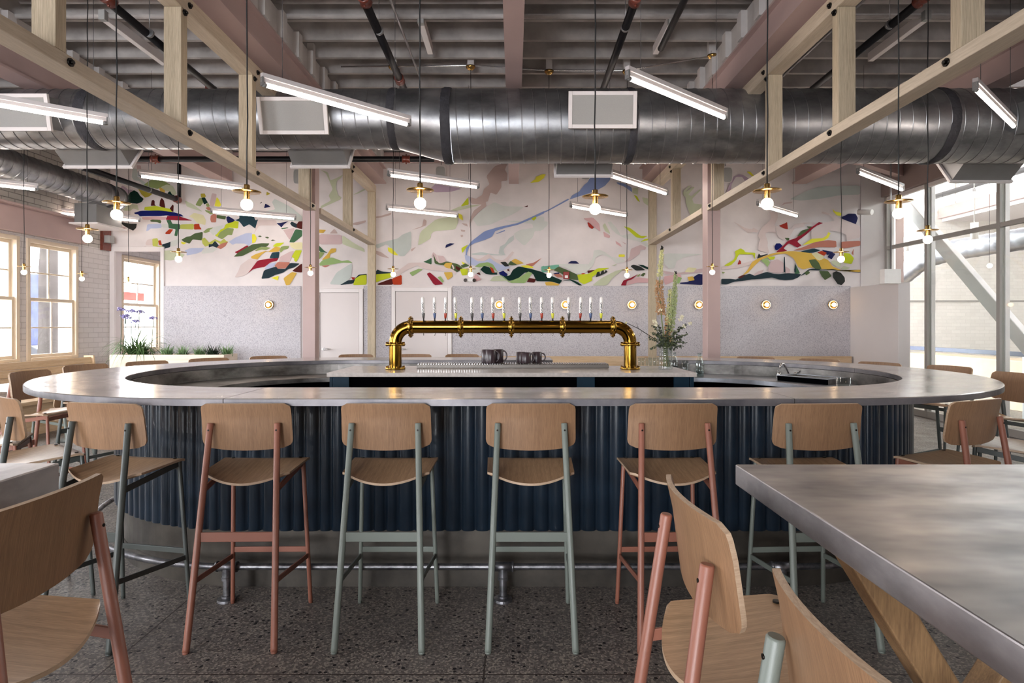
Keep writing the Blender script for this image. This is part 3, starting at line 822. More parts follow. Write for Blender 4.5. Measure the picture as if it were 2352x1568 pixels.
G rose2 1450,700 1610,600 1800,570 1720,490 1600,460 1610,430 1750,470 1900,540 2180,650 2180,820 2050,850 1980,880 1970,780 1850,730 1720,720 1650,830 1450,850
G red 960,645 1050,610 1085,590 1098,700 1030,685
G crim 915,1045 1020,950 1100,870 1220,830 1350,720 1480,650 1560,590 1625,605 1530,645 1480,680 1380,770 1235,880 1300,940 1240,975 1110,905 1030,985 1090,1020 1030,1030
G olive 1230,810 1300,720 1430,680 1390,720 1290,790
G olive 1375,655 1460,658 1420,690
G olive 1045,825 1120,828 1115,860 1090,870
G royal 895,960 920,910 980,908 1020,950 930,1015 905,1000
G yell 1310,940 1450,840 1620,830 1680,790 1700,740 1735,760 1700,830 1640,865 1500,895
G salm 1170,1015 1340,960 1500,890 1700,860 1820,875 1825,970 1560,965 1300,1010
G salm 1885,885 2180,870 2180,945 1900,990
G teal 1280,1030 1480,985 1590,1010 1500,1045 1400,1055
G navy 1600,1005 1740,1030 1790,1040 1730,1060 1690,1085 1640,1040
G oran 1535,1045 1600,1020 1680,1050 1640,1098
G navy 1690,1115 1740,1040 1810,1065 1750,1150
G must 415,1390 500,1300 560,1190 640,1140 860,1060 1030,1030 1190,1025 1480,1060 1560,1170 1640,1130 1700,1160 1760,1250 1920,1320 2180,1340 2180,1300 1950,1330 1800,1310 1590,1290 1440,1270 1320,1300 1250,1260 1180,1130 1060,1060 900,1080 700,1150 600,1240 500,1350
G charx 635,1140 660,1060 690,1090 800,1065 790,1080 690,1120
G lime 790,1110 910,1105 890,1150 830,1155
G green 690,1165 780,1125 830,1190 790,1265 750,1210
G pinkp2 800,1320 840,1180 940,1145 1030,1200 1040,1330 960,1365 880,1350
G pinkp2 580,1385 650,1330 740,1300 700,1370 600,1400
G pinkp2 1060,1250 1130,1300 1120,1360 1060,1360
G cream 1450,1065 1530,1045 1640,1100 1600,1160 1540,1160
G olive 1405,1160 1510,1145 1560,1200 1600,1290 1540,1310 1460,1260
G lime 1930,1050 2020,1060 2085,1130 2050,1220 1930,1200
G vgr 1740,1180 1790,1160 1900,1210 1870,1270 1770,1230
G vgr 1880,1290 1930,1245 2030,1275 1960,1310
G salm 2045,1060 2080,985 2075,1090
G green2 1210,1220 1280,1360 1200,1370 1190,1300
G slate 1030,1340 1035,1110 1050,1110 1060,1340
G slate 1190,1340 1200,1195 1215,1240 1220,1340
G slate 100,1440 240,1440 320,1450 400,1410 520,1360 600,1395 780,1335 880,1365 960,1370 1100,1355 1300,1370 1250,1420 1180,1450 1060,1460 960,1450 860,1420 700,1440 540,1450 430,1470 300,1480 180,1525 100,1520
G slate 1280,1400 1400,1300 1480,1285 1600,1305 1760,1295 1900,1320 2180,1340 2180,1350 1980,1330 1760,1310 1560,1315 1420,1310 1330,1380
G maroon 340,1420 400,1390 470,1375 400,1430
G olive 1560,1320 1700,1325 1750,1400 1650,1460 1600,1400
G charx 1765,1350 1820,1325 1890,1350 1945,1420 1950,1480 1900,1535 1840,1520 1770,1420
G olive 1340,1345 1400,1320 1430,1350 1370,1390
G slate 1640,1475 1670,1495 1645,1480
G lime 150,1235 230,1200 300,1150 320,1030 390,985 440,1040 610,1055 600,1140 575,1075 420,1070 350,1070 330,1150 240,1240 160,1250
G red 340,1225 370,1155 395,1180 395,1220
'''
ALIAS = {'charx': 'char', 'yelx': 'cream', 'rosed': 'taupe', 'crem2': 'vlg', 'greyb': 'blue', 'dkteal': 'dkg', 'yell2': 'yell', 'gstrip': 'greyg', 'mauvel': 'rose', 'rosel': 'pinkp', 'rose2': 'pinkp', 'pinkp2': 'rose', 'vgr': 'sage'}
def chaikin(p, it=1):
    for _ in range(it):
        q = []
        for i in range(len(p)):
            a, b = p[i], p[(i+1) % len(p)]
            q += [(a[0]*.9+b[0]*.1, a[1]*.9+b[1]*.1), (a[0]*.1+b[0]*.9, a[1]*.1+b[1]*.9)]
        p = q
    return p
mu = MB(); d = YB-.0035
# plaster field the painting sits on
x0 = at(255, 0, YB)[0]; x1 = at(1975, 0, YB)[0]; ztop = at(0, 423, YB)[2]; zbot = at(0, 656, YB)[2]; zhi = 4.12; xs = at(1815, 0, YB)[0]
field = [(x0, oz1+.065), (ox1+.045, oz1+.065), (ox1+.045, zbot), (x1, zbot), (x1, ztop), (xs, ztop), (xs, zhi), (x0, zhi)]
mu.mat(mur_names.index('wall'))
n = len(field)
mu.add([(x, YB-.002, z) for x, z in field]+[(x, YB-.0035, z) for x, z in field], [[n+i for i in range(n)]]+[(i, (i+1) % n, n+(i+1) % n, n+i) for i in range(n)])
for line in SH.strip().splitlines():
    k, c, *pp = line.split()
    ox, oy, sc = CR[k]; c = ALIAS.get(c, c)
    poly = [tuple(float(t) for t in q.split(',')) for q in pp]
    poly = chaikin(poly, 1)
    pts = []
    for (a, b) in poly:
        X, _, Z = at(ox+a*sc, min(oy+b*sc, 655.5), YB)
        pts.append((X, d-.0008, Z))
    d -= .0001
    mu.mat(mur_names.index(c)).add(pts, [list(range(len(pts)))])
mo = mu.build('mural', mur_mats, flip=False)
# make all faces look into the room
bm = bmesh.new(); bm.from_mesh(mo.data)
for fc in bm.faces:
    fc.normal_update()
    if fc.normal.y > 0: fc.normal_flip()
bm.to_mesh(mo.data); bm.free()
tag(mo, 'colourful abstract landscape mural painted across the upper back wall', 'mural')
# ------------------------------------------------------------------ oval bar (stadium plan)
BX, BY = 1.417, 4.54
RREF = 1.51; LS = 2*BX; LA = PI*RREF; LT = 2*LS+2*LA
def stad(u, r):
    """point at arc length u (measured on the middle line) offset to radius r, with outward normal; starts near-left, runs counterclockwise seen from above"""
    u %= LT
    if u < LS: return (-BX+u, BY-r, 0, -1)
    u -= LS
    if u < LA:
        a = -PI/2+u/RREF; return (BX+r*math.cos(a), BY+r*math.sin(a), math.cos(a), math.sin(a))
    u -= LA
    if u < LS: return (BX-u, BY+r, 0, 1)
    u -= LS
    a = PI/2+u/RREF; return (-BX+r*math.cos(a), BY+r*math.sin(a), math.cos(a), math.sin(a))
def us(u0, u1, step=.06):
    n = max(2, int(abs(u1-u0)/step)+1); return [u0+(u1-u0)*i/(n-1) for i in range(n)]
def ring(mb, u0, u1, prof, step=.06, closed=True, smooth=False):
    """sweep a profile [(r, z), ...] along the oval"""
    U = us(u0, u1, step); k = len(prof); vs = []
    for u in U:
        for r, z in prof:
            x, y, _, _ = stad(u, r); vs.append((x, y, z))
    kk = k if closed else k-1
    fs = [(i*k+j, i*k+(j+1) % k, (i+1)*k+(j+1) % k, (i+1)*k+j) for i in range(len(U)-1) for j in range(kk)]
    if closed: fs += [list(range(k)), [(len(U)-1)*k+j for j in range(k)]]
    return mb.add(vs, fs, smooth)
GAP0 = LS+LA-.06; GAP1 = LS+LA+BX-.375          # opening for the staff on the far side
bar = thing('oval_bar', 'large oval bar with pale zinc top and navy fluted tile front', 'bar', (0, BY, 0))
seams = [GAP1-LT, -1.1, (-1.335+BX), (1.29+BX), LS+1.9, LS+3.5, GAP0]
seams = [GAP1-LT, -2.55, (-1.335+BX), (1.29+BX), LS+2.6, GAP0]
for a, b in zip(seams[:-1], seams[1:]):
    q = .0018
    m = MB(); e = .004
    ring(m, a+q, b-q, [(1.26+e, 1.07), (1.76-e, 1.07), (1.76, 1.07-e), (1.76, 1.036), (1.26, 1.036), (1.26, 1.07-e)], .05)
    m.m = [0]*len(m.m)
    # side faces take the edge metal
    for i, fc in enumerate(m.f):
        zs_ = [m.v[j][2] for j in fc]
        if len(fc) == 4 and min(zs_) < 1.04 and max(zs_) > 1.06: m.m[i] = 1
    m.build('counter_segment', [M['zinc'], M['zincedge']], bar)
# fluted tile front
fl = MB(); R0 = 1.295; W = .067; nfl = 0
U0, U1 = GAP1-LT+.02, GAP0-.02
nt_ = int((U1-U0)*(1.3/1.51)/W)
rnd = random.Random(3); wid = [rnd.uniform(.82, 1.22) for _ in range(nt_)]
tot = sum(wid); uu = U0; vs = []; cols_ = []
for wq in wid:
    du = (U1-U0)*wq/tot
    for j in range(9):
        t = j/8; off = .027*math.sqrt(max(0, 1-(2*t-1)**2))
        if j == 8 : continue
        cols_.append((uu+du*t, R0+off))
    uu += du
cols_.append((U1, R0))
vs = []
for u, r in cols_:
    x, y, nx, ny = stad(u, R0); o = r-R0
    for z, k_ in ((.33, -.006), (.318, 0), (1.034, 0)):
        pass
    vs += [(x+nx*(o-.004), y+ny*(o-.004), .309), (x+nx*o, y+ny*o, .316), (x+nx*o, y+ny*o, 1.0355)]
n = len(cols_)
fs = [(i*3+j, (i+1)*3+j, (i+1)*3+j+1, i*3+j+1) for i in range(n-1) for j in (0, 1)]
fl.add(vs, fs, True)
ring(fl, U0, U1, [(R0+.001, .309), (R0+.001, .311), (R0-.03, .311), (R0-.03, .309)], .1)
fo = fl.build('fluted_tile_front', M['navy'], bar)
ring(MB(), U0, U1, [(1.255, 0.0), (1.265, 0.0), (1.265, 1.034), (1.255, 1.034)], .1).build('core_panel', M['void'], bar)
m = MB(); ring(m, U0, U1, [(1.266, 0.0), (1.276, 0.0), (1.276, .33), (1.266, .33)], .08); m.build('kick_plate', M['kick'], bar)
m = MB(); ring(m, U0, U1, [(1.2765, 0.0), (1.283, 0.0), (1.283, .1), (1.2765, .1)], .08); m.build('kick_base', M['kick'], bar)
# inside: fascia, work counter, cabinets
m = MB(); ring(m, U0, U1, [(1.235, .945), (1.254, .945), (1.254, 1.034), (1.235, 1.034)], .08); m.build('inner_splash', M['steeldark'], bar)
m = MB(); ring(m, LS+.9, GAP0-.02, [(.80, .905), (1.234, .905), (1.234, .944), (.80, .944)], .05); m.build('work_counter', M['stain'], bar, .003)
m = MB(); ring(m, GAP1-LT+.02, -.9, [(.80, .905), (1.234, .905), (1.234, .944), (.80, .944)], .05); m.build('work_counter', M['steeldark'], bar, .003)
for a, b in ((LS+.9, GAP0-.02), (GAP1-LT+.02, -.9)):
    m = MB(); ring(m, a, b, [(.90, .0), (1.234, .0), (1.234, .903), (.90, .903)], .1); m.build('under_counter_cabinet', M['void'], bar)  # cabinets coloured near black to paint the shade under the counter
# bag hooks under the front edge
for x in (-1.72, -1.64, .70, .74, 1.56, 1.60):
    if abs(x) < BX: yy, zz = BY-1.345, 1.02
    else: yy, zz = BY-1.345+.05, 1.02
    MB().tube([(x, yy, 1.034), (x, yy, zz-.02), (x, yy-.02, zz-.035), (x, yy-.03, zz-.02)], .004, 6).build('bag_hook', M['chrome'], bar)
# foot rail
fr_ = thing('foot_rail', 'galvanised pipe foot rail running round the foot of the bar', 'foot rail', (0, BY-1.444, 0))
RR = 1.444
pts = [(stad(u, RR)[0], stad(u, RR)[1], .172) for u in us(U0, U1, .06)]
MB().tube(pts, .0165, 12).build('rail_pipe', M['pipegalv'], fr_)
post_u = [-2.6, -.0+(-1.482+BX), (-.06+BX), LS+.0, LS+2.3]
for u in (-3.0, -1.55+BX+.08, BX-.055, 1.37+BX, LS+2.0):
    x, y, nx, ny = stad(u, RR)
    tx, ty = -ny, nx
    m = MB()
    m.cyl((x-tx*.05, y-ty*.05, .172), (x+tx*.05, y+ty*.05, .172), .0235)
    m.cyl((x-tx*.055, y-ty*.055, .172), (x-tx*.045, y-ty*.045, .172), .0265).cyl((x+tx*.055, y+ty*.055, .172), (x+tx*.045, y+ty*.045, .172), .0265)
    m.lathe([(.0235, .165), (.0235, .12), (.0265, .118), (.0265, .105), (.019, .103), (.019, .028), (.026, .026), (.026, .016), (.046, .012), (.048, 0.0), (.001, 0.0)], (x, y, 0), smooth=False)
    m.build('rail_post', M['pipegalv'], fr_)

# ------------------------------------------------------------------ island with the beer tower
isl = thing('bar_island', 'island cabinet with pale quartz top inside the oval bar', 'cabinet', (0, 4.6, 0))
IX0, IX1, IY0, IY1 = -1.318, 1.29, 4.26, 4.985
MB().box(IX0, IX1, IY0, IY1, 1.04, 1.07).build('quartz_top', M['quartz'], isl, .003)
for q_ in ((IX0+.012, IX0+.035, IY0+.03, IY1-.02), (IX0+.036, IX0+.15, IY0+.03, IY0+.06), (IX1-.15, IX1-.045, IY0+.03, IY0+.06), (IX1-.04, IX1-.012, IY0+.03, IY1-.02), (.45, .575, IY0+.03, IY0+.06)):
    MB().box(*q_, 0, 1.038).build('blue_panel', M['blue'], isl, .002)
ib = MB(); ib.box(IX0+.012, IX0+.035, IY0+.03, IY1-.02, 0, 1.038).box(IX0+.035, IX0+.15, IY0+.03, IY0+.06, 0, 1.038)
ib.box(IX1-.15, IX1-.045, IY0+.03, IY0+.06, 0, 1.038).box(IX1-.04, IX1-.012, IY0+.03, IY1-.02, 0, 1.038)
ib.box(.45, .575, IY0+.03, IY0+.06, 0, 1.038)
MB().box(IX0+.036, IX1-.046, IY0+.075, IY1-.025, 0, 1.036).build('shade_fill', M['void'], isl)  # black block painting the shade in the island's open front
dt = thing('drip_tray', 'long steel drip tray lying on the quartz island behind the beer tower', 'tray', (0, 4.8, 1.07))
MB().box(-.757, .742, 4.72, 4.94, 1.0705, 1.098).build('tray_body', M['tray'], dt, .002)
gm = MB()
for k in range(75): gm.box(-.75+k*.02, -.742+k*.02, 4.728, 4.932, 1.0985, 1.103)
gm.build('tray_grate', M['chrome'], dt)

# brass tower
tw = thing('beer_tower', 'polished brass pipe beer tower arching over the island', 'beer tower', (0, 4.6, 1.07))
TY = 4.6; TZ = 1.392; px0 = -.90; px1 = .885; r = .049; er = .12
def arc(cx, cz, rad, a0, a1, n=14): return [(cx+rad*math.cos(a0+(a1-a0)*i/n), TY, cz+rad*math.sin(a0+(a1-a0)*i/n)) for i in range(n+1)]
m = MB()
m.tube([(px0+er, TY, TZ), (px1-er, TY, TZ)], r, 40, cap=False)
m.build('tower_pipe', M['brass'], tw)
m = MB(); m.tube(arc(px0+er, TZ-er, er, PI/2, PI), r*.99, 40, cap=False); m.build('elbow', M['brass'], tw)
m = MB(); m.tube(arc(px1-er, TZ-er, er, PI/2, 0), r*.99, 40, cap=False); m.build('elbow', M['brass'], tw)
for x in (px0, px1):
    MB().tube([(x, TY, 1.078), (x, TY, TZ-er)], r*.97, 40, cap=False).build('upright_pipe', M['brass'], tw)
    for z in (1.0705, TZ-er-.02):
        q = MB(); q.lathe([(r*.95, z), (.074, z), (.076, z+.003), (.076, z+.011), (.074, z+.014), (r*.95, z+.014)], (x, TY, 0), 40)
        for k in range(8):
            a = 2*PI*(k+.5)/8; q.cyl((x+.066*math.cos(a), TY+.066*math.sin(a), z-.006 if z > 1.1 else z), (x+.066*math.cos(a), TY+.066*math.sin(a), z+.026), .0065, n=6)
        q.build('flange', M['brassflange'], tw)
    MB().lathe([(r, TZ-er-.006), (r+.006, TZ-er-.004), (r+.006, TZ-er+.004), (r, TZ-er+.006)], (x, TY, 0), 40).build('collar', M['brassflange'], tw)
for x in ((943-1180)/303, (1058.5-1180)/303, (1174.5-1180)/303, (1292-1180)/303, (1408-1180)/303):
    q = MB(); q.lathe([(r*.98, x-.007), (.08, x-.007), (.082, x-.004), (.082, x+.004), (.08, x+.007), (r*.98, x+.007)], (0, TY, TZ), 48, axis='x')
    q.lathe([(r, x-.022), (r+.006, x-.02), (r+.006, x+.02), (r, x+.022)], (0, TY, TZ), 40, axis='x')
    for k in range(8):
        a = 2*PI*(k+.5)/8; q.cyl((x-.014, TY+.069*math.cos(a), TZ+.069*math.sin(a)), (x+.014, TY+.069*math.cos(a), TZ+.069*math.sin(a)), .006, n=6)
    q.build('flange', M['brassflange'], tw)
# tap handles, with the lettering of the photograph
tip = {'k': '#55524f', 'b': '#4b5c82', 'r': '#a53c2a', 'y': '#d5d344'}
tipm = {k: paint('tap tip '+k, v, .35) for k, v in tip.items()}
M['hnd'] = paint('white enamel', '#e6e0db', .28, coat=.3); M['ink'] = paint('black lettering', '#141314', .5)
cu = bpy.data.curves.new('lettering', 'FONT'); cu.body = 'AVLING'; cu.size = .030; cu.extrude = .0004; cu.offset = .0009; cu.align_x = 'CENTER'; cu.align_y = 'CENTER'
to = bpy.data.objects.new('lettering_tmp', cu); COL.objects.link(to); bpy.context.view_layer.update()
dg = bpy.context.evaluated_depsgraph_get(); tme = bpy.data.meshes.new_from_object(to.evaluated_get(dg)); bpy.data.objects.remove(to)
bm = bmesh.new(); bm.from_mesh(tme); bmesh.ops.triangulate(bm, faces=bm.faces)
for _ in range(4):
    le = [e for e in bm.edges if e.calc_length() > .004]
    if le: bmesh.ops.subdivide_edges(bm, edges=le, cuts=1); bmesh.ops.triangulate(bm, faces=bm.faces)
bm.to_mesh(tme); bm.free()
sx = max(v.co.x for v in tme.vertices)-min(v.co.x for v in tme.vertices)
for v in tme.vertices:
    x, y, z = v.co; x *= .082/sx
    # text runs upwards on a handle of radius .0125, wrapped round it, facing -Y
    a = y*.62/.0128
    v.co = (math.sin(a)*(.0132+z)+0, -math.cos(a)*(.0132+z), x)
    # rotate so that reading direction goes up: letter tops to the left
for v in tme.vertices: v.co.x = -v.co.x
tme.materials.clear(); tme.materials.append(M['ink']); tme.name = 'lettering'
bm = bmesh.new(); bm.from_mesh(tme); bmesh.ops.recalc_face_normals(bm, faces=bm.faces); bm.to_mesh(tme); bm.free()
tops = [970, 997.4, 1023.6, 1045, 1083.6, 1106.4, 1131.2, 1156.4, 1193.2, 1218, 1244, 1268.8, 1306.6, 1334.6, 1357.4, 1381.6]
bots = [972.5, 998, 1022.6, 1047, 1084.2, 1108, 1133, 1158.2, 1195, 1219, 1244.6, 1269.8, 1307.3, 1333.2, 1357, 1381.2]
kinds = 'kbrykbrykbrykrby'
for i, (a, b, kd) in enumerate(zip(tops, bots, kinds)):
    xb = (b-CX)/303; xt = (a-CX)/303; base = Vector((xb, TY+.0, TZ+r+.001)); 
    hd = bpy.data.objects.new('tap_handle', None); COL.objects.link(hd); hd.parent = tw
    hd.location = base-world_loc(tw)
    hd.rotation_euler = (0, math.atan2(xt-xb, .17), 0)
    hd['label'] = {'k': 'white tap handle with a grey tip', 'b': 'white tap handle with a blue tip', 'r': 'white tap handle with a red tip', 'y': 'white tap handle with a yellow tip'}[kd]
    if i < 1 or True:
        def sub(nm, mb, mat):
            me_o = mb.build(nm, mat); me_o.parent = hd; return me_o
        sub('stem', MB().lathe([(.001, -.006), (.0055, -.006), (.0055, .016), (.001, .016)], n=12), M['ink'])
        sub('tip', MB().lathe([(.001, .014), (.0072, .014), (.0105, .035), (.0122, .052), (.0122, .054)], n=20), tipm[kd])
        sub('grip', MB().lathe([(.0122, .054), (.0128, .075), (.0128, .155), (.0118, .168), (.008, .176), (.001, .179)], n=20), M['hnd'])
        lt_ = bpy.data.objects.new('lettering', tme); COL.objects.link(lt_); lt_.parent = hd; lt_.location = (0, 0, .094)
    MB().cyl((xb, TY, TZ-r-.017), (xb, TY, TZ-r+.004), .0042, n=10).build('spout', M['chrome'], tw)
# ------------------------------------------------------------------ stools
SX = .0
def make_stool(frame, low=False, scale_back=1.0):
    """local: x right, y towards the counter, origin on the floor between the feet"""
    t = thing('bar_stool' if not low else 'dining_chair', '', 'stool' if not low else 'chair')
    dz = -.30 if low else 0
    S = lambda z: z+dz
    fm = M[frame]
    def leg(p0, p1, r0, r1, n=14, screw=False):
        m = MB(); a, b = Vector(p0), Vector(p1); d = (b-a).normalized()
        m.tube([a+Vector((0, 0, .006)), a+d*.02, b-d*.004, b-d*.0], [r0, r0, r1, r1*.82], n)
        m.cyl(a+Vector((0, 0, .0)), a+Vector((0, 0, .008)), r0*.9, n=n)
        o = m.build('leg', fm, t)
        return o
    def rl(z):      # point on the right rear leg at height z (bar version heights)
        k = z/.965; return Vector((.188-.038*k, -.235+.14*k, z))
    def fl_(z):
        k = z/.735; return Vector((.196-.024*k, .235-.045*k, z))
    z0 = .30 if low else 0
    for s in (1, -1):
        a, b = rl(z0), rl(.965)
        a.x += .0; 
        A = Vector((s*a.x, a.y, 0)); Bv = Vector((s*b.x, b.y, S(.965)))
        lo = leg(A, Bv, .0148, .0138)
        d = (Bv-A).normalized(); p = A+d*((.935+dz-0)/d.z)
        q = MB(); back = Vector((0, -1, 0))
        q.cyl(p+back*.0125, p+back*.0150, .0042, n=10)
        so = q.build('screw', M['screw'], lo)
        so.location = (0, 0, 0)
        A, Bv = fl_(z0), fl_(.735); A = Vector((s*A.x, A.y, 0)); Bv = Vector((s*Bv.x, Bv.y, S(.738)))
        leg(A, Bv, .0105, .0105, 12)
    def bar_(nm, a, b, w, h, up=(0, 0, 1)):
        return MB().beam(a, b, w, h, up).build(nm, fm, t, .002)
    M_ = lambda v, s: Vector((s*v.x, v.y, S(v.z)))
    bar_('seat_rail', M_(fl_(.705)+Vector((0, 0, 0)), -1), M_(fl_(.705), 1), .008, .028)
    for s in (1, -1):
        bar_('seat_rail', M_(rl(.672), s), M_(fl_(.722), s), .008, .028)
        if not low: bar_('side_stretcher', M_(rl(.288), s), M_(fl_(.247), s), .008, .024)
    if not low:
        bar_('rear_stretcher', M_(rl(.475), -1), M_(rl(.475), 1), .008, .042)
        bar_('foot_bar', M_(fl_(.279), -1), M_(fl_(.279), 1), .010, .027)
    # seat shell
    nx, ny = 22, 18; th = .0105; top = []; bot = []
    for j in range(ny+1):
        v = j/ny
        for i in range(nx+1):
            u = -1+2*i/nx
            yr = -.088-.045*(1-u*u); yf = .205
            y = yr+(yf-yr)*v
            hw = .198+.010*v
            # rounded corners
            cr = .022
            ins = 0
            dd = min(y-yr, yf-y)
            if dd < cr: ins = cr-math.sqrt(max(0, cr*cr-(cr-dd)**2))
            x = u*(hw-ins)
            dish = .036*(1-u*u)*(1-v)**1.3*1.0+.008*(1-u*u)*math.sin(PI*v)
            lip = -.012*max(0, (v-.86)/.14)**2
            z = .737+.016*v-dish+lip
            top.append((x, y, S(z))); bot.append((x, y, S(z-th)))
    n = (nx+1)
    fs = [(j*n+i, j*n+i+1, (j+1)*n+i+1, (j+1)*n+i) for j in range(ny) for i in range(nx)]
    edge = [i for i in range(nx+1)]+[j*n+nx for j in range(1, ny+1)]+[ny*n+i for i in range(nx-1, -1, -1)]+[j*n for j in range(ny-1, 0, -1)]
    N0 = len(top)
    m = MB(); m.add(top+bot, fs+[tuple(N0+k for k in f_[::-1]) for f_ in fs], True)
    m.mat(1).add([top[k] for k in edge]+[bot[k] for k in edge], [(k, (k+1) % len(edge), len(edge)+(k+1) % len(edge), len(edge)+k) for k in range(len(edge))])
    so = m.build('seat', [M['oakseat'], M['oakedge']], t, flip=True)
    q = MB()
    for s in (-1, 1): q.cyl((s*.165, .17, S(.7495)), (s*.165, .17, S(.7535)), .0085, n=16)
    q.build('seat_screw', M['screw'], so)
    # backrest shell: curved plan, small top corners, larger bottom corners
    nx, nz = 26, 16; th = .0115; A_ = []; B_ = []
    zt, zb = 1.05, .846
    for j in range(nz+1):
        w = j/nz
        for i in range(nx+1):
            u = -1+2*i/nx
            dn = w*(zt-zb); dt_ = (1-w)*(zt-zb)
            hw = .207-.004*w
            ct, cb = .024, .040; ins = 0
            if dn < cb: ins = cb-math.sqrt(max(0, cb*cb-(cb-dn)**2))
            if dt_ < ct: ins = max(ins, ct-math.sqrt(max(0, ct*ct-(ct-dt_)**2)))
            x = u*(hw-ins)
            z = zb+w*(zt-zb)-(.009*(1-u*u))*(1-w)+.003*(1-u*u)*w
            y = -.094+.80*x*x-.13*(z-.94)-.10*max(0, z-.99)
            nrm = Vector((-1.6*x, 1, .13)).normalized()
            A_.append((x, y, S(z))); B_.append((x+nrm.x*th, y+nrm.y*th, S(z)+nrm.z*th))
    n = nx+1
    fs = [(j*n+i, j*n+i+1, (j+1)*n+i+1, (j+1)*n+i) for j in range(nz) for i in range(nx)]
    edge = [i for i in range(nx+1)]+[j*n+nx for j in range(1, nz+1)]+[nz*n+i for i in range(nx-1, -1, -1)]+[j*n for j in range(nz-1, 0, -1)]
    N0 = len(A_); m = MB(); m.add(A_+B_, fs+[tuple(N0+k for k in f_[::-1]) for f_ in fs], True)
    m.mat(1).add([A_[k] for k in edge]+[B_[k] for k in edge], [(k, (k+1) % len(edge), len(edge)+(k+1) % len(edge), len(edge)+k) for k in range(len(edge))])
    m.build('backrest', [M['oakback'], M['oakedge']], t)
    kids_cache(t)
    return t
protos = {}
def stool(x, y, deg, frame, label, group, low=False):
    key = (frame, low)
    if key not in protos:
        protos[key] = make_stool(frame, low); o = protos[key]
    else:
        o = copy_tree(protos[key])
    o.location = (x, y, 0); o.rotation_euler = (0, 0, math.radians(deg)); o['label'] = label
    o['group'] = group
    return o
G1 = 'stools along the near side of the bar'; G2 = 'stools round the far side of the bar'; G3 = 'stools at the high tables'
S1 = 'oak stool with '
stool(-3.05, 3.46, -62, 'salmon', 'oak stool with terracotta legs at the window end of the bar, mostly out of frame', G1)
stool(-2.49, 3.09, -38, 'slate', 'oak stool with dark grey-green legs, cut by the frame edge beside the small high table', G1)
stool(-1.866, 2.85, -11.2, 'slate', 'oak stool with dark grey-green legs turned slightly, between the frame-edge stool and a terracotta one', G1)
stool(-1.222, 2.832, 1, 'salmon', 'oak bar stool with terracotta legs, left of the two light green centre stools', G1)
stool(-.583, 2.832, 0, 'sage', 'oak bar stool with light grey-green legs, beside the terracotta stool on its left', G1)
stool(.078, 2.832, 0, 'sage', 'oak bar stool with light grey-green legs standing right below the middle of the brass tower', G1)
stool(.725, 2.832, 1.5, 'salmon', 'oak bar stool with terracotta legs, just behind the nearest terracotta stool at the big table', G1)
stool(1.385, 2.83, 2.5, 'sage', 'oak bar stool with grey-green legs half hidden behind the big zinc table', G1)
stool(2.18, 2.96, 24, 'salmon', 'oak bar stool with terracotta legs turned at the curved bar end above the big table', G1)
stool(2.81, 3.35, 48, 'slate', 'oak stool with dark legs at the bar end, only its seat in frame', G1)
stool(-3.65, 4.66, -90, 'salmon', 'oak stool with terracotta legs drawn back from the curved bar end by the windows', G2)
stool(3.63, 4.48, 90, 'slate', 'oak stool with dark legs at the curved bar end by the glass partition', G2)
far = [(-3.85, 5.42, 'slate', 'stool back just behind the bar end, in front of the pine bench'), (-3.60, 5.92, 'slate', 'stool back just in front of the planter grasses, beyond the bar'),
       (-3.25, 6.44, 'slate', 'stool back in front of the planter end, beyond the bar'), (-2.79, 6.88, 'slate', 'stool back beside the pink column, beyond the bar'),
       (-1.89, 7.26, 'sage', 'stool back in front of the first white door, beyond the bar'), (-1.19, 7.3, 'sage', 'stool back in front of the second white door, beyond the brass tower'),
       (-.62, 7.3, 'sage', 'stool back beyond the middle of the tower, beside the dark mugs'), (2.69, 6.72, 'sage', 'stool back against the pale bench, behind the sink tap'),
       (3.18, 6.28, 'sage', 'stool back at the end of the pale bench, beyond the bar'), (3.48, 5.74, 'slate', 'stool back in front of the low white partition'),
       (3.79, 5.24, 'slate', 'stool back in front of the glass partition, beyond the bar')]
for x, y, fr__, lab in far:
    cx_ = -BX if x < -BX else (BX if x > BX else x)
    dx, dy = cx_-x, BY-y; L_ = math.hypot(dx, dy); deg = math.degrees(math.atan2(-dx, dy))
    if abs(x) > 3.5: deg *= 1.0
    stool(x+dx/L_*.1, y+dy/L_*.1, deg, fr__, 'far '+lab, G2)
# at the tables in front
stool(.455, 1.275, -90, 'salmon', 'large near stool with terracotta legs at the big zinc table, seen from behind', G3)
stool(.47, .715, -90, 'sage', 'nearest stool at the big zinc table, with a light grey-green leg', G3)
stool(-1.085, 1.283, 90, 'salmon', 'large near stool with a terracotta leg at the small high table by the frame edge', G3)

# ------------------------------------------------------------------ high tables in front
ht = thing('high_table', 'large high table with patinated zinc top and crossed ash legs', 'table', (1.1, .4, 0))
m = MB(); m.box(.568, 1.55, -1.0, 1.552, 1.0, 1.052); m.m = [1, 1, 1, 1, 1, 1]
for i, fc in enumerate(m.f):
    if all(abs(m.v[j][2]-1.052) < 1e-6 for j in fc): m.m[i] = 0
m.build('table_top', [M['tabletop'], M['tableedge']], ht, .003)
for y in (1.22, -.6):
    MB().beam((.66, y, .998), (1.275, y, .0), .07, .062, (1, 0, 0)).build('leg', M['trestle'], ht, .004)
    MB().beam((1.26, y+.075, .998), (.64, y+.075, .0), .07, .075, (1, 0, 0)).build('leg', M['trestle'], ht, .004)
ht2 = thing('high_table', 'grey zinc high table corner cut by the frame edge, above the near terracotta stool', 'table', (-1.7, .4, 0))
MB().box(-2.2, -1.176, -1.0, 1.566, .975, 1.052).build('table_top', M['tableedge'], ht2, .003)
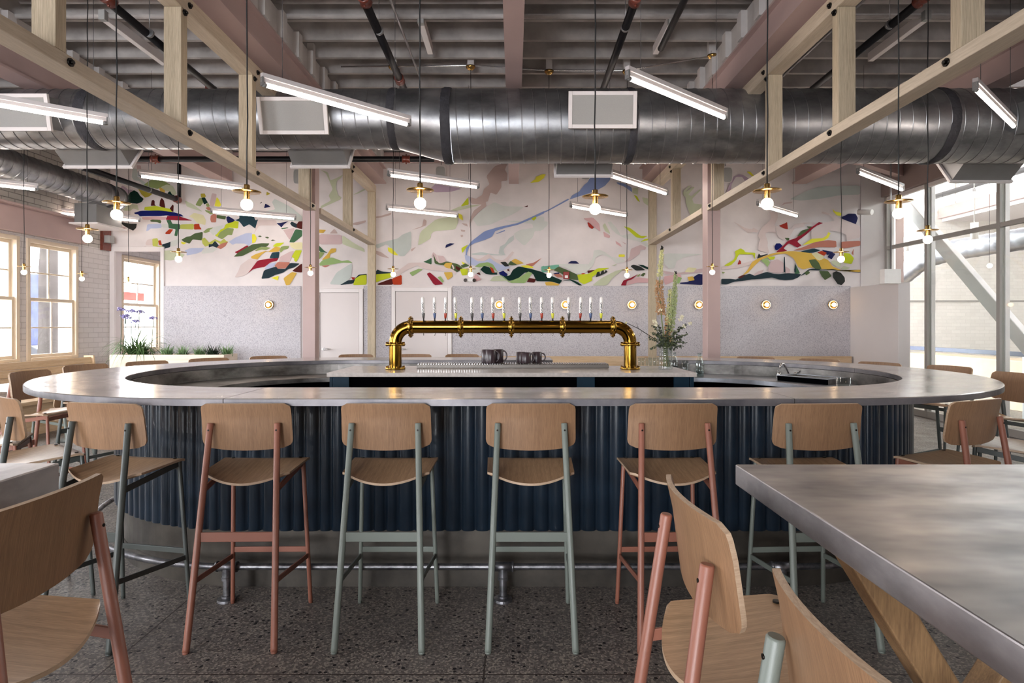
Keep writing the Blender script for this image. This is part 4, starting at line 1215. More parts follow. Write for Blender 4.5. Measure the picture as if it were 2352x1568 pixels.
for y in (1.1, -.6):
    MB().beam((-1.32, y, .973), (-2.0, y, .0), .07, .13, (1, 0, 0)).build('leg', M['trestle'], ht2, .004)
    MB().beam((-2.05, y-.072, .973), (-1.35, y-.072, .0), .07, .13, (1, 0, 0)).build('leg', M['trestle'], ht2, .004)

# ------------------------------------------------------------------ dining end by the windows
G4 = 'white tables by the windows'; G5 = 'low chairs by the windows'
for y, lab in ((6.5, 'white square dining table by the pine bench, nearest the frame edge'), (7.45, 'white square dining table by the pine bench, middle of the row'), (8.4, 'white square dining table by the pine bench, closest to the planter')):
    t = thing('dining_table', lab, 'table', (-5.35, y, 0), G4)
    MB().box(-5.7, -4.95, y-.33, y+.33, .72, .75).build('table_top', M['tabwhite'], t, .004)
    MB().cyl((-5.33, y, .02), (-5.33, y, .719), .03).build('pedestal', M['slate'], t)
    MB().lathe([(.001, 0), (.24, 0), (.24, .012), (.03, .024), (.001, .024)], (-5.33, y, 0)).build('base', M['slate'], t)
for x, y, c, lab in ((-4.75, 6.4, 'sage', 'low pale chair at the white table nearest the frame edge'), (-4.72, 7.4, 'slate', 'low chair at the middle white table'), (-4.74, 8.35, 'sage', 'low chair at the white table closest to the planter')):
    stool(x, y, 88, c, lab, G5, low=True)
bn = thing('window_bench', 'pale pine banquette bench running below the cream windows', 'bench', (-6.5, 7, 0))
b = MB()
for k in range(3): b.beam((-6.56+.02*k-.03, -1, .86-.1*k), (-6.56+.02*k-.03, 9.42, .86-.1*k), .03, .094, (-.2, 0, 1))
b.build('backrest', M['bench'], bn, .004)
MB().box(-6.5, -6.02, -1, 9.40, .40, .45).build('seat', M['bench'], bn, .004)
MB().box(-6.45, -6.1, -1, 9.38, 0, .398).build('plinth', M['bench'], bn)
MB().add([(-6.62, 9.425, 0), (-6.02, 9.425, 0), (-6.02, 9.425, .46), (-6.5, 9.425, .5), (-6.55, 9.425, .93), (-6.7, 9.425, .93), (-6.62, 9.455, 0), (-6.02, 9.455, 0), (-6.02, 9.455, .46), (-6.5, 9.455, .5), (-6.55, 9.455, .93), (-6.7, 9.455, .93)],
         [[0, 1, 2, 3, 4, 5], [6, 7, 8, 9, 10, 11]]+[(i, (i+1) % 6, 6+(i+1) % 6, 6+i) for i in range(6)]).build('end_panel', M['bench'], bn)
wb = thing('wall_bench', 'pale oak banquette bench below the felt wall beyond the bar', 'bench', (2, 9.9, 0))
MB().box(-.62, 5.62, 10.06, 10.12, .45, .88).build('backrest', M['bench'], wb, .004)
for a, b in ((-.62, 2.20), (2.36, 5.62)):
    MB().box(a, b, 9.62, 10.055, .40, .45).build('seat', M['bench'], wb, .004)
    MB().box(a+.02, b-.02, 9.7, 10.05, 0, .399).build('plinth', M['bench'], wb)

# planter
pl = thing('planter_box', 'whitewashed pine planter box with grasses in front of the niche window', 'planter', (-5.4, 9.6, 0))
PX0, PX1, PY0, PY1 = -6.28, -4.5, 9.40, 9.86
m = MB(); m.box(PX0, PX1, PY0, PY0+.03, 0, .94).box(PX0, PX1, PY1-.03, PY1, 0, .94).box(PX0, PX0+.03, PY0+.03, PY1-.03, 0, .94).box(PX1-.03, PX1, PY0+.03, PY1-.03, 0, .94)
m.build('box', M['planter'], pl, .003)
MB().box(PX0+.03, PX1-.03, PY0+.03, PY1-.03, .3, .9).build('soil', M['soil'], pl)
leafm = [paint('blade green', '#4f6b3a', .5, vary=.3, scale=8), paint('soft green', '#7c9a6a', .6, vary=.25, scale=9), paint('dark green leaf', '#2f3f2c', .5, vary=.3, scale=9)]
def blade(mb, base, ang, L_, w, droop, lift=1.0, seg=7):
    pts = []
    for i in range(seg+1):
        t = i/seg; h = L_*(lift*t-droop*t*t); o = L_*.55*t**1.2
        pts.append(Vector((base[0]+math.cos(ang)*o, base[1]+math.sin(ang)*o, base[2]+h)))
    sd = Vector((-math.sin(ang), math.cos(ang), 0))
    vs = []
    for i, p in enumerate(pts):
        ww = w*(1-(i/seg)**2)*.5+.0004; vs += [p-sd*ww, p+sd*ww, p+Vector((0, 0, ww*.5))]
    fs = []
    for i in range(seg): fs += [(3*i, 3*i+2, 3*i+5, 3*i+3), (3*i+2, 3*i+1, 3*i+4, 3*i+5)]
    mb.add(vs, fs, True)
R_ = random.Random(11)
def plant(name, lab, x, y, kind, size):
    m = MB()
    if kind == 'grass':
        for k in range(150):
            a = R_.uniform(0, 2*PI)
            blade(m, (x+R_.uniform(-.12, .12), y+R_.uniform(-.05, .05), .9), a, R_.uniform(.35, .8)*size, .017, R_.uniform(.55, 1.25), R_.uniform(.6, 1.2), 9)
    else:
        for k in range(130):
            a = R_.uniform(0, 2*PI)
            blade(m, (x+R_.gauss(0, .03), y+R_.gauss(0, .03), .9), a, R_.uniform(.10, .22)*size, .014, R_.uniform(.0, .5), R_.uniform(.6, 1.2), 4)
    o = m.build(name, leafm[0 if kind == 'grass' else (1 if kind == 'herb' else 2)])
    tag(o, lab, 'plant', 'plants in the pine planter')
plant('potted_grass', 'big arching green grass spilling over the planter end by the windows', -5.98, 9.62, 'grass', 1.25)
plant('small_plant', 'soft green herb beside the arching grass in the planter', -5.50, 9.62, 'herb', 1.1)
plant('small_plant', 'soft green herb in the middle of the planter, in front of the niche jamb', -5.25, 9.6, 'herb', 1.0)
plant('small_plant', 'soft green herb with a dark stalk in the planter, in front of the felt', -5.0, 9.64, 'herb', .95)
plant('small_plant', 'dark leafy low plant in the planter between two soft herbs', -4.78, 9.6, 'dark', 1.05)
plant('small_plant', 'wispy tall herb near the planter end', -4.58, 9.66, 'herb', 1.15)
fl2 = thing('agapanthus', 'tall purple agapanthus flowers in the planter before the niche window', 'flowers', (-5.8, 9.6, .9))
pm = paint('lavender petals', '#8b83b5', .6, vary=.2); 
for (px, py, bx) in ((278, 710, 276), (288, 724, 281), (302, 714, 298), (320, 716, 312), (289, 729, 286), (312, 738, 302), (352, 730, 345)):
    X, _, Z = at(px, py, 9.62); Xb = at(bx, 800, 9.62)[0]
    h = MB().tube([(Xb, 9.62, .9), ((X+Xb)/2+.01, 9.62, (Z+.9)/2), (X, 9.62, Z-.02)], .0055, 6).build('stalk', leafm[2], fl2)
    q = MB()
    for k in range(26):
        a = R_.uniform(0, 2*PI); e = R_.uniform(.1, 1.3); rr_ = R_.uniform(.045, .08)
        p = Vector((X+math.cos(a)*math.cos(e)*rr_, 9.62+math.sin(a)*math.cos(e)*rr_, Z-.02+math.sin(e)*rr_*.6))
        q.cyl((X, 9.62, Z-.025), p, .0012, n=4); q.ball(p, .012, 6, 4)
    q.build('flower_head', pm, fl2)
# ------------------------------------------------------------------ ducts, pipes, lights
def helix_duct2(name, x0, x1, y, z, r, pitch, mat, parent, axis='x', ridge=.0045, n=72):
    """vertex rows follow the helix so the seam stays crisp"""
    prof = [(0, 0), (.012, ridge), (.075, ridge), (.087, 0), (.10, 0), (.54, 0), (.99, 0)]
    turns = int((x1-x0)/pitch); vs = []; rows = []
    for q in range(-1, turns+1):
        for (f0, h) in prof:
            row = []
            for j in range(n+1):
                x = x0+(q+f0+j/n)*pitch; x = min(max(x, x0), x1); th = 2*PI*j/n; rad = r+h
                row.append((x, y+rad*math.cos(th), z+rad*math.sin(th)) if axis == 'x' else (y+rad*math.cos(th), x, z+rad*math.sin(th)))
            rows.append(row)
    for rw in rows: vs += rw
    fs = [(i*(n+1)+j, i*(n+1)+j+1, (i+1)*(n+1)+j+1, (i+1)*(n+1)+j) for i in range(len(rows)-1) for j in range(n)]
    m = MB(); m.add(vs, fs, True)
    return m.build(name, mat, parent)
DY = 6.0
du_ = thing('main_duct', 'big galvanised spiral duct crossing the whole room above the bar', 'duct', (0, DY, 3.37))
ZL, RL, ZR, RRd = 3.44, .283, 3.37, .353
xa, xb = (1035-CX)/232*1.0, (915-CX)/232*1.0      # reducer from xb to xa
helix_duct2('spiral_section', -6.7, xb-.03, DY, ZL, RL, .122, M['duct'], du_)
helix_duct2('spiral_section', xa+.02, XR-.05, DY, ZR, RRd, .122, M['duct'], du_)
m = MB(); m.lathe([(RL+.004, 0), (RRd+.004, 1)], n=64, axis='x')
for i, v in enumerate(m.v):
    x, y, z = v; t = x
    m.v[i] = (xb+(xa-xb)*t, DY+y, z+ZL+(ZR-ZL)*t)
m.build('reducer', M['duct'], du_)
def band(x, r, z, w, y=DY, axis='x'):
    R2 = random.Random(int(x*100)); n = 64; vs = []
    for i in range(5):
        for j in range(n):
            th = 2*PI*j/n; rad = r+.010*(1 if 0 < i < 4 else .2)+R2.uniform(-.0015, .0025); xx = x+(i-2)*w/4+R2.uniform(-.003, .003)*(1 if i in (0, 4) else 0)
            vs.append((xx, y+rad*math.cos(th), z+rad*math.sin(th)) if axis == 'x' else (y+rad*math.cos(th), xx, z+rad*math.sin(th)))
    m = MB(); m.add(vs, [(i*n+j, i*n+(j+1) % n, (i+1)*n+(j+1) % n, (i+1)*n+j) for i in range(4) for j in range(n)], True)
    return m.build('sealant_band', M['ductband'], du_)
for px_ in (908,): band((px_-CX)/232, RL+.003, ZL, .075)
band((1030-CX)/232, RRd+.003, ZR, .09)
band((1442-CX)/232+.0, RRd+.002, ZR, .07)
band((2140-CX)/232, RRd+.002, ZR, .09)
band(-4.12, RL+.002, ZL, .10)
# registers: box boot ending in a white framed perforated face
def register(cx, w, h, ang, r, zc, lab, depth=.10, side=1):
    """ang: elevation of the face normal below horizontal (front when side=1)"""
    t = thing('air_register', lab, 'vent', (cx, DY, zc), 'white air registers on the big duct')
    a = math.radians(ang); nrm = Vector((0, -math.cos(a)*side, -math.sin(a))); up = Vector((0, -math.sin(a)*side, math.cos(a)))
    c0 = Vector((cx, DY, zc)); c = c0+nrm*(r+depth)
    def quad(mb, ct, w_, h_, d_):
        X = Vector((1, 0, 0)); v = [ct+X*i*w_/2+up*j*h_/2+nrm*k*d_/2 for i in (-1, 1) for j in (-1, 1) for k in (-1, 1)]
        mb.add(v, [(0, 1, 3, 2), (4, 6, 7, 5), (0, 4, 5, 1), (2, 3, 7, 6), (0, 2, 6, 4), (1, 5, 7, 3)])
    m = MB(); quad(m, c0+nrm*(r*.55+depth/2), w-.05, h-.04, r*.9+depth); m.build('boot', M['boot'], t)
    m = MB(); fr = .035
    for s in (-1, 1):
        quad(m, c+Vector((1, 0, 0))*s*(w/2-fr/2)+nrm*.012, fr, h, .03)
        quad(m, c+up*s*(h/2-fr/2)+nrm*.012, w-2*fr, fr, .0299)
    m.build('frame', M['trimwhite'], t, .003)
    m = MB(); quad(m, c+nrm*.006, w-2*fr, h-2*fr, .01); m.build('perforated_face', M['perf'], t)
register((1375-CX)/240, .625, .33, 6, RRd, ZR+.05, 'white framed air register facing the room, above the second brass pendant')
register((690-CX)/240, .64, .33, 14, RL, ZL+.0, 'white framed air register above the truss post, beside the long tube light', .12)
register((75-CX)/240, .64, .33, 10, RL, ZL+.0, 'white framed air register at the frame edge on the window side', .12)
register((2385-CX)/240, .66, .33, 6, RRd, ZR+.0, 'dark air register boot at the frame edge on the glass side', .14)
register((265-CX)/212, .72, .30, 38, RL, ZL, 'white downward register behind the duct above the black pipe', .17, -1)
register((755-CX)/212, .62, .32, 38, RL, ZL, 'downward register behind the duct above the far truss', .16, -1)
register((1335-CX)/212, .62, .32, 34, RRd, ZR, 'downward register behind the duct above the fire alarm', .14, -1)
register((2215-CX)/212, .66, .36, 38, RRd, ZR, 'downward register behind the duct near the glass partition', .18, -1)
# duct along the window wall
DX = -6.27; sd = thing('side_duct', 'small galvanised spiral duct running along the window wall', 'duct', (DX, 7, 3.39))
helix_duct2('spiral_section', -3, 9.55, DX, 3.39, .185, .14, M['duct'], sd, axis='y', ridge=.006, n=48)
MB().lathe([(.001, 9.56), (.18, 9.56), (.19, 9.55), (.19, 9.53)], (DX, 0, 3.39), 48, 'y').build('end_cap', M['duct'], sd)
m = MB(); n = 48
for y in (9.25,): m.lathe([(.188, y), (.195, y), (.195, y+.07), (.188, y+.07)], (DX, 0, 3.39), 48, 'y')
m.build('sealant_band', M['ductband'], sd)
gr = thing('return_grille', 'white flat grille below the small side duct by the brick wall', 'vent', (-6.4, 9.3, 2.9))
MB().box(-6.55, -6.22, 9.02, 9.6, 2.93, 3.22).build('boot', M['boot'], gr)
MB().box(-6.6, -6.17, 8.97, 9.66, 2.905, 2.928).build('frame', M['trimwhite'], gr, .003)

# black sprinkler pipes
def pipe(path, r, lab, joints=(), mat='black', name='sprinkler_pipe', group='black pipes under the ceiling', clips=()):
    t = thing(name, lab, 'pipe', path[0], group)
    MB().tube(path, r, 16).build('pipe_run', M[mat], t)
    for (p, d) in joints:
        p = Vector(p); d = Vector(d).normalized()
        q = MB(); q.tube([p-d*.05, p-d*.045, p-d*.02, p+d*.02, p+d*.045, p+d*.05], [r*1.1, r*1.45, r*1.3, r*1.3, r*1.45, r*1.1], 16)
        for s in (-1, 1):
            q.ball(p+Vector((0, 0, s*r*1.45)), r*.3, 8, 6)
        q.build('coupling', M['redcup'], t)
    for (p, d) in clips:
        p = Vector(p); d = Vector(d).normalized()
        q = MB(); q.tube([p-d*.012, p+d*.012], r*1.12, 16); q.cyl(p+Vector((0, 0, r)), (p.x, p.y, 4.3 if p.z < 4.28 else p.z+.1), .004, n=6)
        q.build('hanger', M['steelwire'], t)
    return t
pipe([(-5.60, 7.6, 3.485), (-1.0, 7.6, 3.485)], .036, 'black sprinkler pipe crossing behind the big duct', [((-5.60, 7.6, 3.485), (1, 0, 0)), ((-5.25, 7.6, 3.485), (1, 0, 0)), ((-4.50, 7.6, 3.485), (1, 0, 0)), ((-1.35, 7.6, 3.485), (1, 0, 0))])
pipe([(-5.55, 7.52, 3.43), (-5.55, 10.02, 3.47)], .04, 'black sprinkler pipe running to the mural wall by the windows', [((-5.55, 9.98, 3.47), (0, 1, 0))], clips=[((-5.55, 7.75, 3.435), (0, 1, 0)), ((-5.55, 9.2, 3.457), (0, 1, 0))])
pipe([(-5.55, 10.04, 3.5), (-5.55, 10.04, 4.11)], .03, 'short black upright pipe on the mural wall')
pipe([(-1.17, 3.6, 3.96), (-1.20, 8.5, 3.96)], .036, 'black ceiling pipe between the centre beam and the window-side truss', [((-1.17, 4.75, 3.96), (0, 1, 0)), ((-1.19, 6.3, 3.96), (0, 1, 0))], clips=[((-1.17, 5.25, 3.96), (0, 1, 0))])
pipe([(.95, 3.6, 3.96), (.98, 8.5, 3.96)], .034, 'black ceiling pipe just beside the centre beam on the glass side', [((.955, 4.75, 3.96), (0, 1, 0))], clips=[((.96, 5.2, 3.96), (0, 1, 0))])
pipe([(1.32, 3.6, 3.96), (1.36, 5.6, 3.96)], .028, 'short black ceiling pipe ending near the strip light')
pipe([(-3.17, 3.6, 3.96), (-3.29, 8.0, 3.96)], .034, 'black ceiling pipe above the first tube light on the window side', [((-3.18, 4.75, 3.96), (0, 1, 0)), ((-3.27, 6.55, 3.96), (0, 1, 0))], clips=[((-3.19, 5.3, 3.96), (0, 1, 0))])
pipe([(3.19, 3.6, 3.96), (3.26, 8.0, 3.96)], .034, 'black ceiling pipe in the bay on the glass side', [((3.2, 4.75, 3.96), (0, 1, 0))], clips=[((3.2, 5.15, 3.96), (0, 1, 0))])
GC = 'thin conduits under the ceiling'
pipe([(-1.06, 3.6, 4.2), (-1.06, 6.9, 4.2)], .012, 'thin pale conduit beside the black ceiling pipe', mat='steelwire', name='conduit', group=GC)
pipe([(-2.9, 3.6, 4.15), (-2.62, 8.0, 4.15)], .012, 'thin pale conduit above the window-side truss', mat='steelwire', name='conduit', group=GC)
pipe([(2.95, 3.6, 4.15), (2.98, 8.0, 4.15)], .012, 'thin pale conduit on the glass side', mat='steelwire', name='conduit', group=GC)
pipe([(-4.5, 5.52, 4.36), (6.2, 5.52, 4.36)], .026, 'white painted pipe between the joists, nearest', mat='joist', name='conduit', group=GC)
pipe([(-6.7, 5.62, 4.30-.03), (6.2, 5.62, 4.30-.03)], .022, 'white painted pipe below the joists', mat='joist', name='conduit', group=GC)
# ceiling strip lights, unlit
for i, (x, y0, y1, lab) in enumerate([(-.865, 5.62, 6.28, 'unlit white ceiling strip light beside the third black cord'), (-3.78, 5.55, 6.55, 'unlit white ceiling strip light above the window-side bay'), (1.47, 5.62, 6.28, 'unlit white ceiling strip light above the lit tube near the centre'), (3.8, 5.55, 6.45, 'unlit white ceiling strip light in the glass-side bay')]):
    t = thing('strip_light', lab, 'light fixture', (x, y0, 4.2), 'unlit ceiling strip lights')
    MB().box(x-.028, x+.028, y0, y1, 4.21, 4.2995).build('housing', M['trimwhite'], t, .003)
    MB().box(x-.0285, x+.0285, y0-.004, y0+.05, 4.208, 4.296).build('end_cap', M['grillegrey'], t)

# tube lights: (px,py) of both ends, all hang at the same height
TLZ = 3.08
def tube_light(p, q, lab):
    def pt(px, py):
        Y = (TLZ-EYE)*F/(CY-py); return Vector(((px-CX)/F*Y, Y, TLZ))
    a, b = pt(*p), pt(*q); d = (b-a).normalized()
    t = thing('tube_light', lab, 'tube light', tuple((a+b)/2), 'lit tube lights hanging over the room')
    up = Vector((0, 0, 1)); sd_ = d.cross(up).normalized()
    MB().beam(a+up*.062, b+up*.062, .036, .034).build('rail', M['rail'], t, .003)
    MB().beam(a+up*.030, b+up*.030, .020, .028).build('holder', M['rail'], t)
    MB().cyl(a+d*.035, b-d*.035, .0145).build('lamp', M['tubelight'], t)
    for e, s in ((a, 1), (b, -1)): q_ = MB(); q_.beam(e+up*.022, e+d*s*.012+up*.022, .036, .06); q_.cyl(e+d*s*.01, e+d*s*.036, .0150); q_.build('end_cap', M['boot'], t)
    w = MB()
    for k in (.12, .88):
        c = a+(b-a)*k; w.cyl(c+up*.078, (c.x, c.y, 4.3), .0022, n=6)
    w.build('suspension_wire', M['wire'], t)
TL = [((600, 193), (942, 288), 'long lit tube light in front of the duct, above the second pendant'),
      ((1440, 178), (1668, 272), 'lit tube light in front of the duct, between centre beam and glass-side truss'),
      ((-60, 232), (248, 284), 'lit tube light crossing the register at the frame edge on the window side'),
      ((2240, 204), (2330, 292), 'lit tube light at the frame edge by the glass partition'),
      ((316, 404), (562, 436), 'lit tube light in front of the mural above the blue and red shapes'),
      ((890, 402), (1100, 431), 'lit tube light behind the third brass pendant'),
      ((1380, 397), (1532, 446), 'lit tube light above the far truss post on the glass side'),
      ((887, 480), (1052, 497), 'lower lit tube light in front of the mural, left of centre'),
      ((1310, 474), (1440, 496), 'lit tube light right behind the fourth brass pendant'),
      ((483, 486), (680, 503), 'lit tube light behind the truss near the pink column'),
      ((108, 487), (322, 508), 'lit tube light beside the brick wall on the window side'),
      ((-130, 412), (88, 436), 'lit tube light end near the cream windows at the frame edge'),
      ((1970, 396), (2074, 437), 'lit tube light near the corner of the glass partition'),
      ((1740, 470), (1832, 497), 'lit tube light right behind the fifth brass pendant')]
for a, b, l in TL: tube_light(a, b, l)

# brass globe pendants
def pendant_proto():
    t = thing('globe_pendant', '', 'pendant lamp', (0, 0, 0), 'brass globe pendants')
    # origin at globe centre
    MB().ball((0, 0, 0), .0265, 20, 12).build('bulb', M['bulb'], t)
    MB().lathe([(.001, .022), (.0125, .022), (.0135, .026), (.0135, .088), (.0115, .092), (.001, .094)], n=20).build('socket', M['brasslamp'], t)
    MB().lathe([(.0135, .0585), (.062, .0585), (.0625, .0597), (.062, .061), (.0135, .061)], n=40).build('disc', M['brasslamp'], t)
    kids_cache(t); return t
pp = pendant_proto()
MB_c = {}
def pendant(x, y, z, lab, first=[True], zc=4.215, canopy=True):
    if first[0]: o = pp; first[0] = False
    else: o = copy_tree(pp)
    o.location = (x, y, z); o['label'] = lab; o['category'] = 'pendant lamp'; o['group'] = 'brass globe pendants'
    R3 = random.Random(int(abs(x)*97+y*13))
    def link(ob): ob.parent = o; ob.location = (-x, -y, -z)
    path = [Vector((x, y, z+.092))]
    nseg = 14
    for k in range(1, nseg+1):
        zz = z+.092+(zc-z-.092)*k/nseg; path.append(Vector((x+R3.uniform(-.003, .003), y+R3.uniform(-.003, .003), zz)))
    path[-1] = Vector((x, y, zc)); path[1] = Vector((x, y, path[1].z))
    link(MB().tube(path, .0034, 6).build('cord', M['cord']))
    c = MB().lathe([(.001, zc-.012), (.03, zc-.008), (.05, zc+.012), (.052, zc+.03), (.001, zc+.03)], (x, y, 0), 24).build('canopy', M['brasslamp']); link(c)
    link(MB().box(x-.035, x+.035, y-.004, y+.06, zc+.031, 4.42).build('bracket', M['ledger']))
    return o
PZ = 1.96
def zpt(px, py, h=PZ-EYE):
    Y = h*F/(CY-py); return ((px-CX)/F*Y, Y, EYE+h)
PN = [((965, 467), 'front brass pendant hanging over the third and fourth bar stools'), ((1367, 480), 'front brass pendant hanging over the fifth bar stool, below the white register'),
      ((567, 470), 'front brass pendant hanging over the nearest terracotta bar stool of the row'), ((1762, 468), 'front brass pendant by the truss on the glass side'),
      ((268, 493), 'front brass pendant over the curved bar end on the window side'), ((2064, 490), 'front brass pendant over the curved bar end on the glass side'),
      ((201, 548), 'lower brass pendant by the white brick pier'), ((2131, 550), 'lower brass pendant in front of the glass partition mullion'),
      ((410, 595), 'small far pendant in front of the felt beside the niche window'), ((713, 627), 'small far pendant in front of the pink column on the window side'),
      ((903, 630), 'small far pendant above the second white door'), ((1081, 630), 'small far pendant above the emergency lamp'),
      ((1261, 632), 'small far pendant beside the red fire alarm'), ((1440, 632), 'small far pendant next to the tall lily'),
      ((1636, 625), 'small far pendant in front of the pink column on the glass side'), ((1932, 595), 'small far pendant in front of the mural end on the glass side')]
for (p, l) in PN: pendant(*zpt(*p), l)
for (px, y, l) in ((55, 6.37, 'pendant by the cream window mullion at the frame edge'), (188, 7.28, 'pendant in front of the window jamb and brick pier'), (295, 8.11, 'pendant seen against the niche window')):
    pendant((px-CX)/F*y, y, PZ, l)
# conduit joining the far canopies
pipe([(-1.9, 6.66, 4.245), (-.47, 6.65, 4.255), (.4, 6.78, 4.255), (1.27, 6.78, 4.255), (2.1, 6.40, 4.25)], .008, 'thin bright conduit linking the far lamp canopies', mat='chrome', name='conduit', group=GC)

# wall sconces
def sconce(px, lab):
    X = (px-CX)/F*YB; Z = EYE+(CY-700)/F*YB
    t = thing('wall_sconce', lab, 'wall lamp', (X, YB, Z), 'round wall sconces')
    MB().lathe([(.001, YB-.028), (.078, YB-.028), (.082, YB-.034), (.080, YB-.045), (.001, YB-.048)], (X, 0, Z), 32, 'y').build('backplate', M['brasslamp'], t)
    MB().ball((X, YB-.085, Z), .034, 18, 12).build('globe', M['sconceglow'], t)
    MB().lathe([(.076, YB-.05), (.080, YB-.058), (.062, YB-.062), (.074, YB-.052)], (X, 0, Z), 32, 'y').build('glass_ring', M['white'], t)
for px_, l in ((620, 'round wall sconce on the felt above the planter'), (1147, 'round wall sconce behind the eighth tap handle'), (1298, 'round wall sconce behind the thirteenth tap handle'), (1450, 'round wall sconce just before the tall lily'),
               (1603, 'round wall sconce next to the pink column'), (1757, 'round wall sconce in the middle of the right-hand felt, above the sink'), (1910, 'round wall sconce beside the low white partition')):
    sconce(px_, l)

# speakers
def speaker(px, py, y, w, h, lab):
    X, _, Z = at(px, py, y); t = thing('wall_speaker', lab, 'speaker', (X, y, Z), 'white speakers on the mural wall')
    m = MB(); prof = []
    for k in range(20):
        a = 2*PI*k/20; ex = abs(math.cos(a))**.5*math.copysign(1, math.cos(a)); ez = abs(math.sin(a))**.5*math.copysign(1, math.sin(a)); prof.append((ex*w/2, ez*h/2))
    vs = [(X+a, y, Z+b) for a, b in prof]+[(X+a*.7, y+.14, Z+b*.8) for a, b in prof]
    m.add(vs, [list(range(20)), [20+i for i in range(20)][::-1]]+[(i, (i+1) % 20, 20+(i+1) % 20, 20+i) for i in range(20)])
    m.build('cabinet', M['speaker'], t, .006)
    g_ = MB(); vs = [(X+a*.86, y-.002, Z+b*.86-.01) for a, b in prof]+[(X+a*.86, y-.006, Z+b*.86-.01) for a, b in prof]
    g_.add(vs, [[20+i for i in range(20)], list(range(20))]+[(i, (i+1) % 20, 20+(i+1) % 20, 20+i) for i in range(20)])
    g_.build('grille', M['grillegrey'], t)
    MB().cyl((X, y+.1, Z+h*.35), (X, y+.1, 4.12), .008).build('bracket', M['steelwire'], t)
speaker(1012, 396, 9.85, .17, .25, 'white wall speaker behind the tube light, left of the centre beam')
speaker(1345, 395, 9.85, .17, .25, 'white wall speaker right of the centre beam')
speaker(1671, 400, 9.7, .17, .27, 'white wall speaker beside the glass-side truss post')
speaker(683, 404, 9.7, .14, .26, 'white wall speaker just left of the window-side column')
# fire alarm and emergency lamp on the wall
X, _, Z = at(1300, 633, YB); t = thing('fire_alarm', 'red fire alarm strobe on the mural', 'alarm', (X, YB, Z))
MB().box(X-.05, X+.05, YB-.075, YB-.026, Z-.062, Z+.062).build('housing', paint('alarm red', '#8e1f1d', .4), t, .008)
MB().box(X-.026, X+.026, YB-.088, YB-.076, Z-.045, Z+.0).build('strobe', M['white'], t, .004)
X, _, Z = at(1080, 643, YB); t = thing('emergency_lamp', 'small twin-head emergency lamp at the foot of the mural', 'emergency lamp', (X, YB, Z))
MB().box(X-.05, X+.05, YB-.06, YB-.026, Z-.03, Z+.02).build('housing', M['white'], t, .005)
for s in (-1, 1): MB().cyl((X+s*.065, YB-.06, Z+.005), (X+s*.075, YB-.11, Z-.012), .022, .03).build('lamp_head', M['chrome'], t)
X, _, Z = at(2046, 634, 8.75); t = thing('exit_box', 'white emergency box hanging on a conduit by the glass partition', 'emergency light', (X, 8.75, Z))
MB().box(X-.12, X+.12, 8.7, 8.82, Z-.11, Z+.10).build('housing', M['white'], t, .006)
MB().cyl((X, 8.75, Z+.10), (X, 8.75, 4.548), .012).build('conduit', M['steelwire'], t)
bx = thing('wall_junction', 'dark speaker bracket at the corner of the brick wall', 'bracket', at(248, 550, 10.1))
X, _, Z = at(243, 550, 10.05)
MB().box(X-.06, X+.02, 9.95, 10.15, Z-.18, Z+.2).build('plate', M['redcup'], bx); MB().box(X+.02, X+.11, 9.98, 10.1, Z-.06, Z+.06).build('box', M['grillegrey'], bx)
tag(MB().tube([at(1972, 487, 10.1), at(2003, 487, 9.9)], .045, 16).build('tube_stub', M['white']), 'white round tube end beside the mural end', 'fitting')

# ------------------------------------------------------------------ things on the island and work counter
def mug(x, y, z, hgt, r_, side, lab, grp):
    t = thing('mug', lab, 'mug', (x, y, z), grp)
    MB().lathe([(.001, z), (r_*.96, z), (r_, z+.004), (r_, z+hgt-.002), (r_-.002, z+hgt), (r_-.004, z+hgt-.002), (r_-.005, z+.006), (.001, z+.006)], (x, y, 0), 32).build('cup', M['mug'], t)
    a0, a1 = -PI/2+.35, PI/2-.35
    pth = [(x+side*(r_+.030*math.cos(a0+(a1-a0)*k/12)/1.0-.003), y-.01, z+hgt*.52+hgt*.36*math.sin(a0+(a1-a0)*k/12)/math.sin(a1)) for k in range(13)]
    pth = [(x+side*(r_-.002), y-.01, pth[0][2])]+pth+[(x+side*(r_-.002), y-.01, pth[-1][2])]
    MB().tube(pth, .0055, 10).build('handle', M['mug'], t)
MG = 'plum mugs on the drip tray'; mz = 1.1035
mug((1117-CX)/285, 4.89, mz, .104, .039, 1, 'tall plum mug at the outer end of the taller group', MG)
mug((1127-CX)/293, 4.78, mz, .107, .040, 1, 'tall plum mug in front of the taller group', MG)
mug((1145-CX)/285, 4.87, mz, .107, .040, 1, 'tall plum mug with its handle free, nearest the shorter group', MG)
mug((1196-CX)/285, 4.89, mz, .085, .036, 1, 'short plum mug at the inner end of the shorter group', MG)
mug((1208-CX)/293, 4.78, mz, .085, .041, 1, 'short plum mug in front of the shorter group', MG)
mug((1233-CX)/285, 4.87, mz, .085, .040, 1, 'short plum mug with its handle free, towards the flowers', MG)
def glass(x, y, z, hgt, r0, r1, lab, grp, name='drinking_glass'):
    o = MB().lathe([(.001, z), (r0, z), (r1, z+hgt), (r1-.0018, z+hgt), (r0-.003, z+.007), (.001, z+.007)], (x, y, 0), 24).build(name, M['clear'])
    tag(o, lab, 'glass', grp)
for k in range(6): glass((1469+k*8.7-CX)/282, 4.93+.01*(k % 2), 1.0705, .069, .0125, .0145, 'small clear tumbler in the row between brass tower and vase', 'small tumblers in a row on the island')
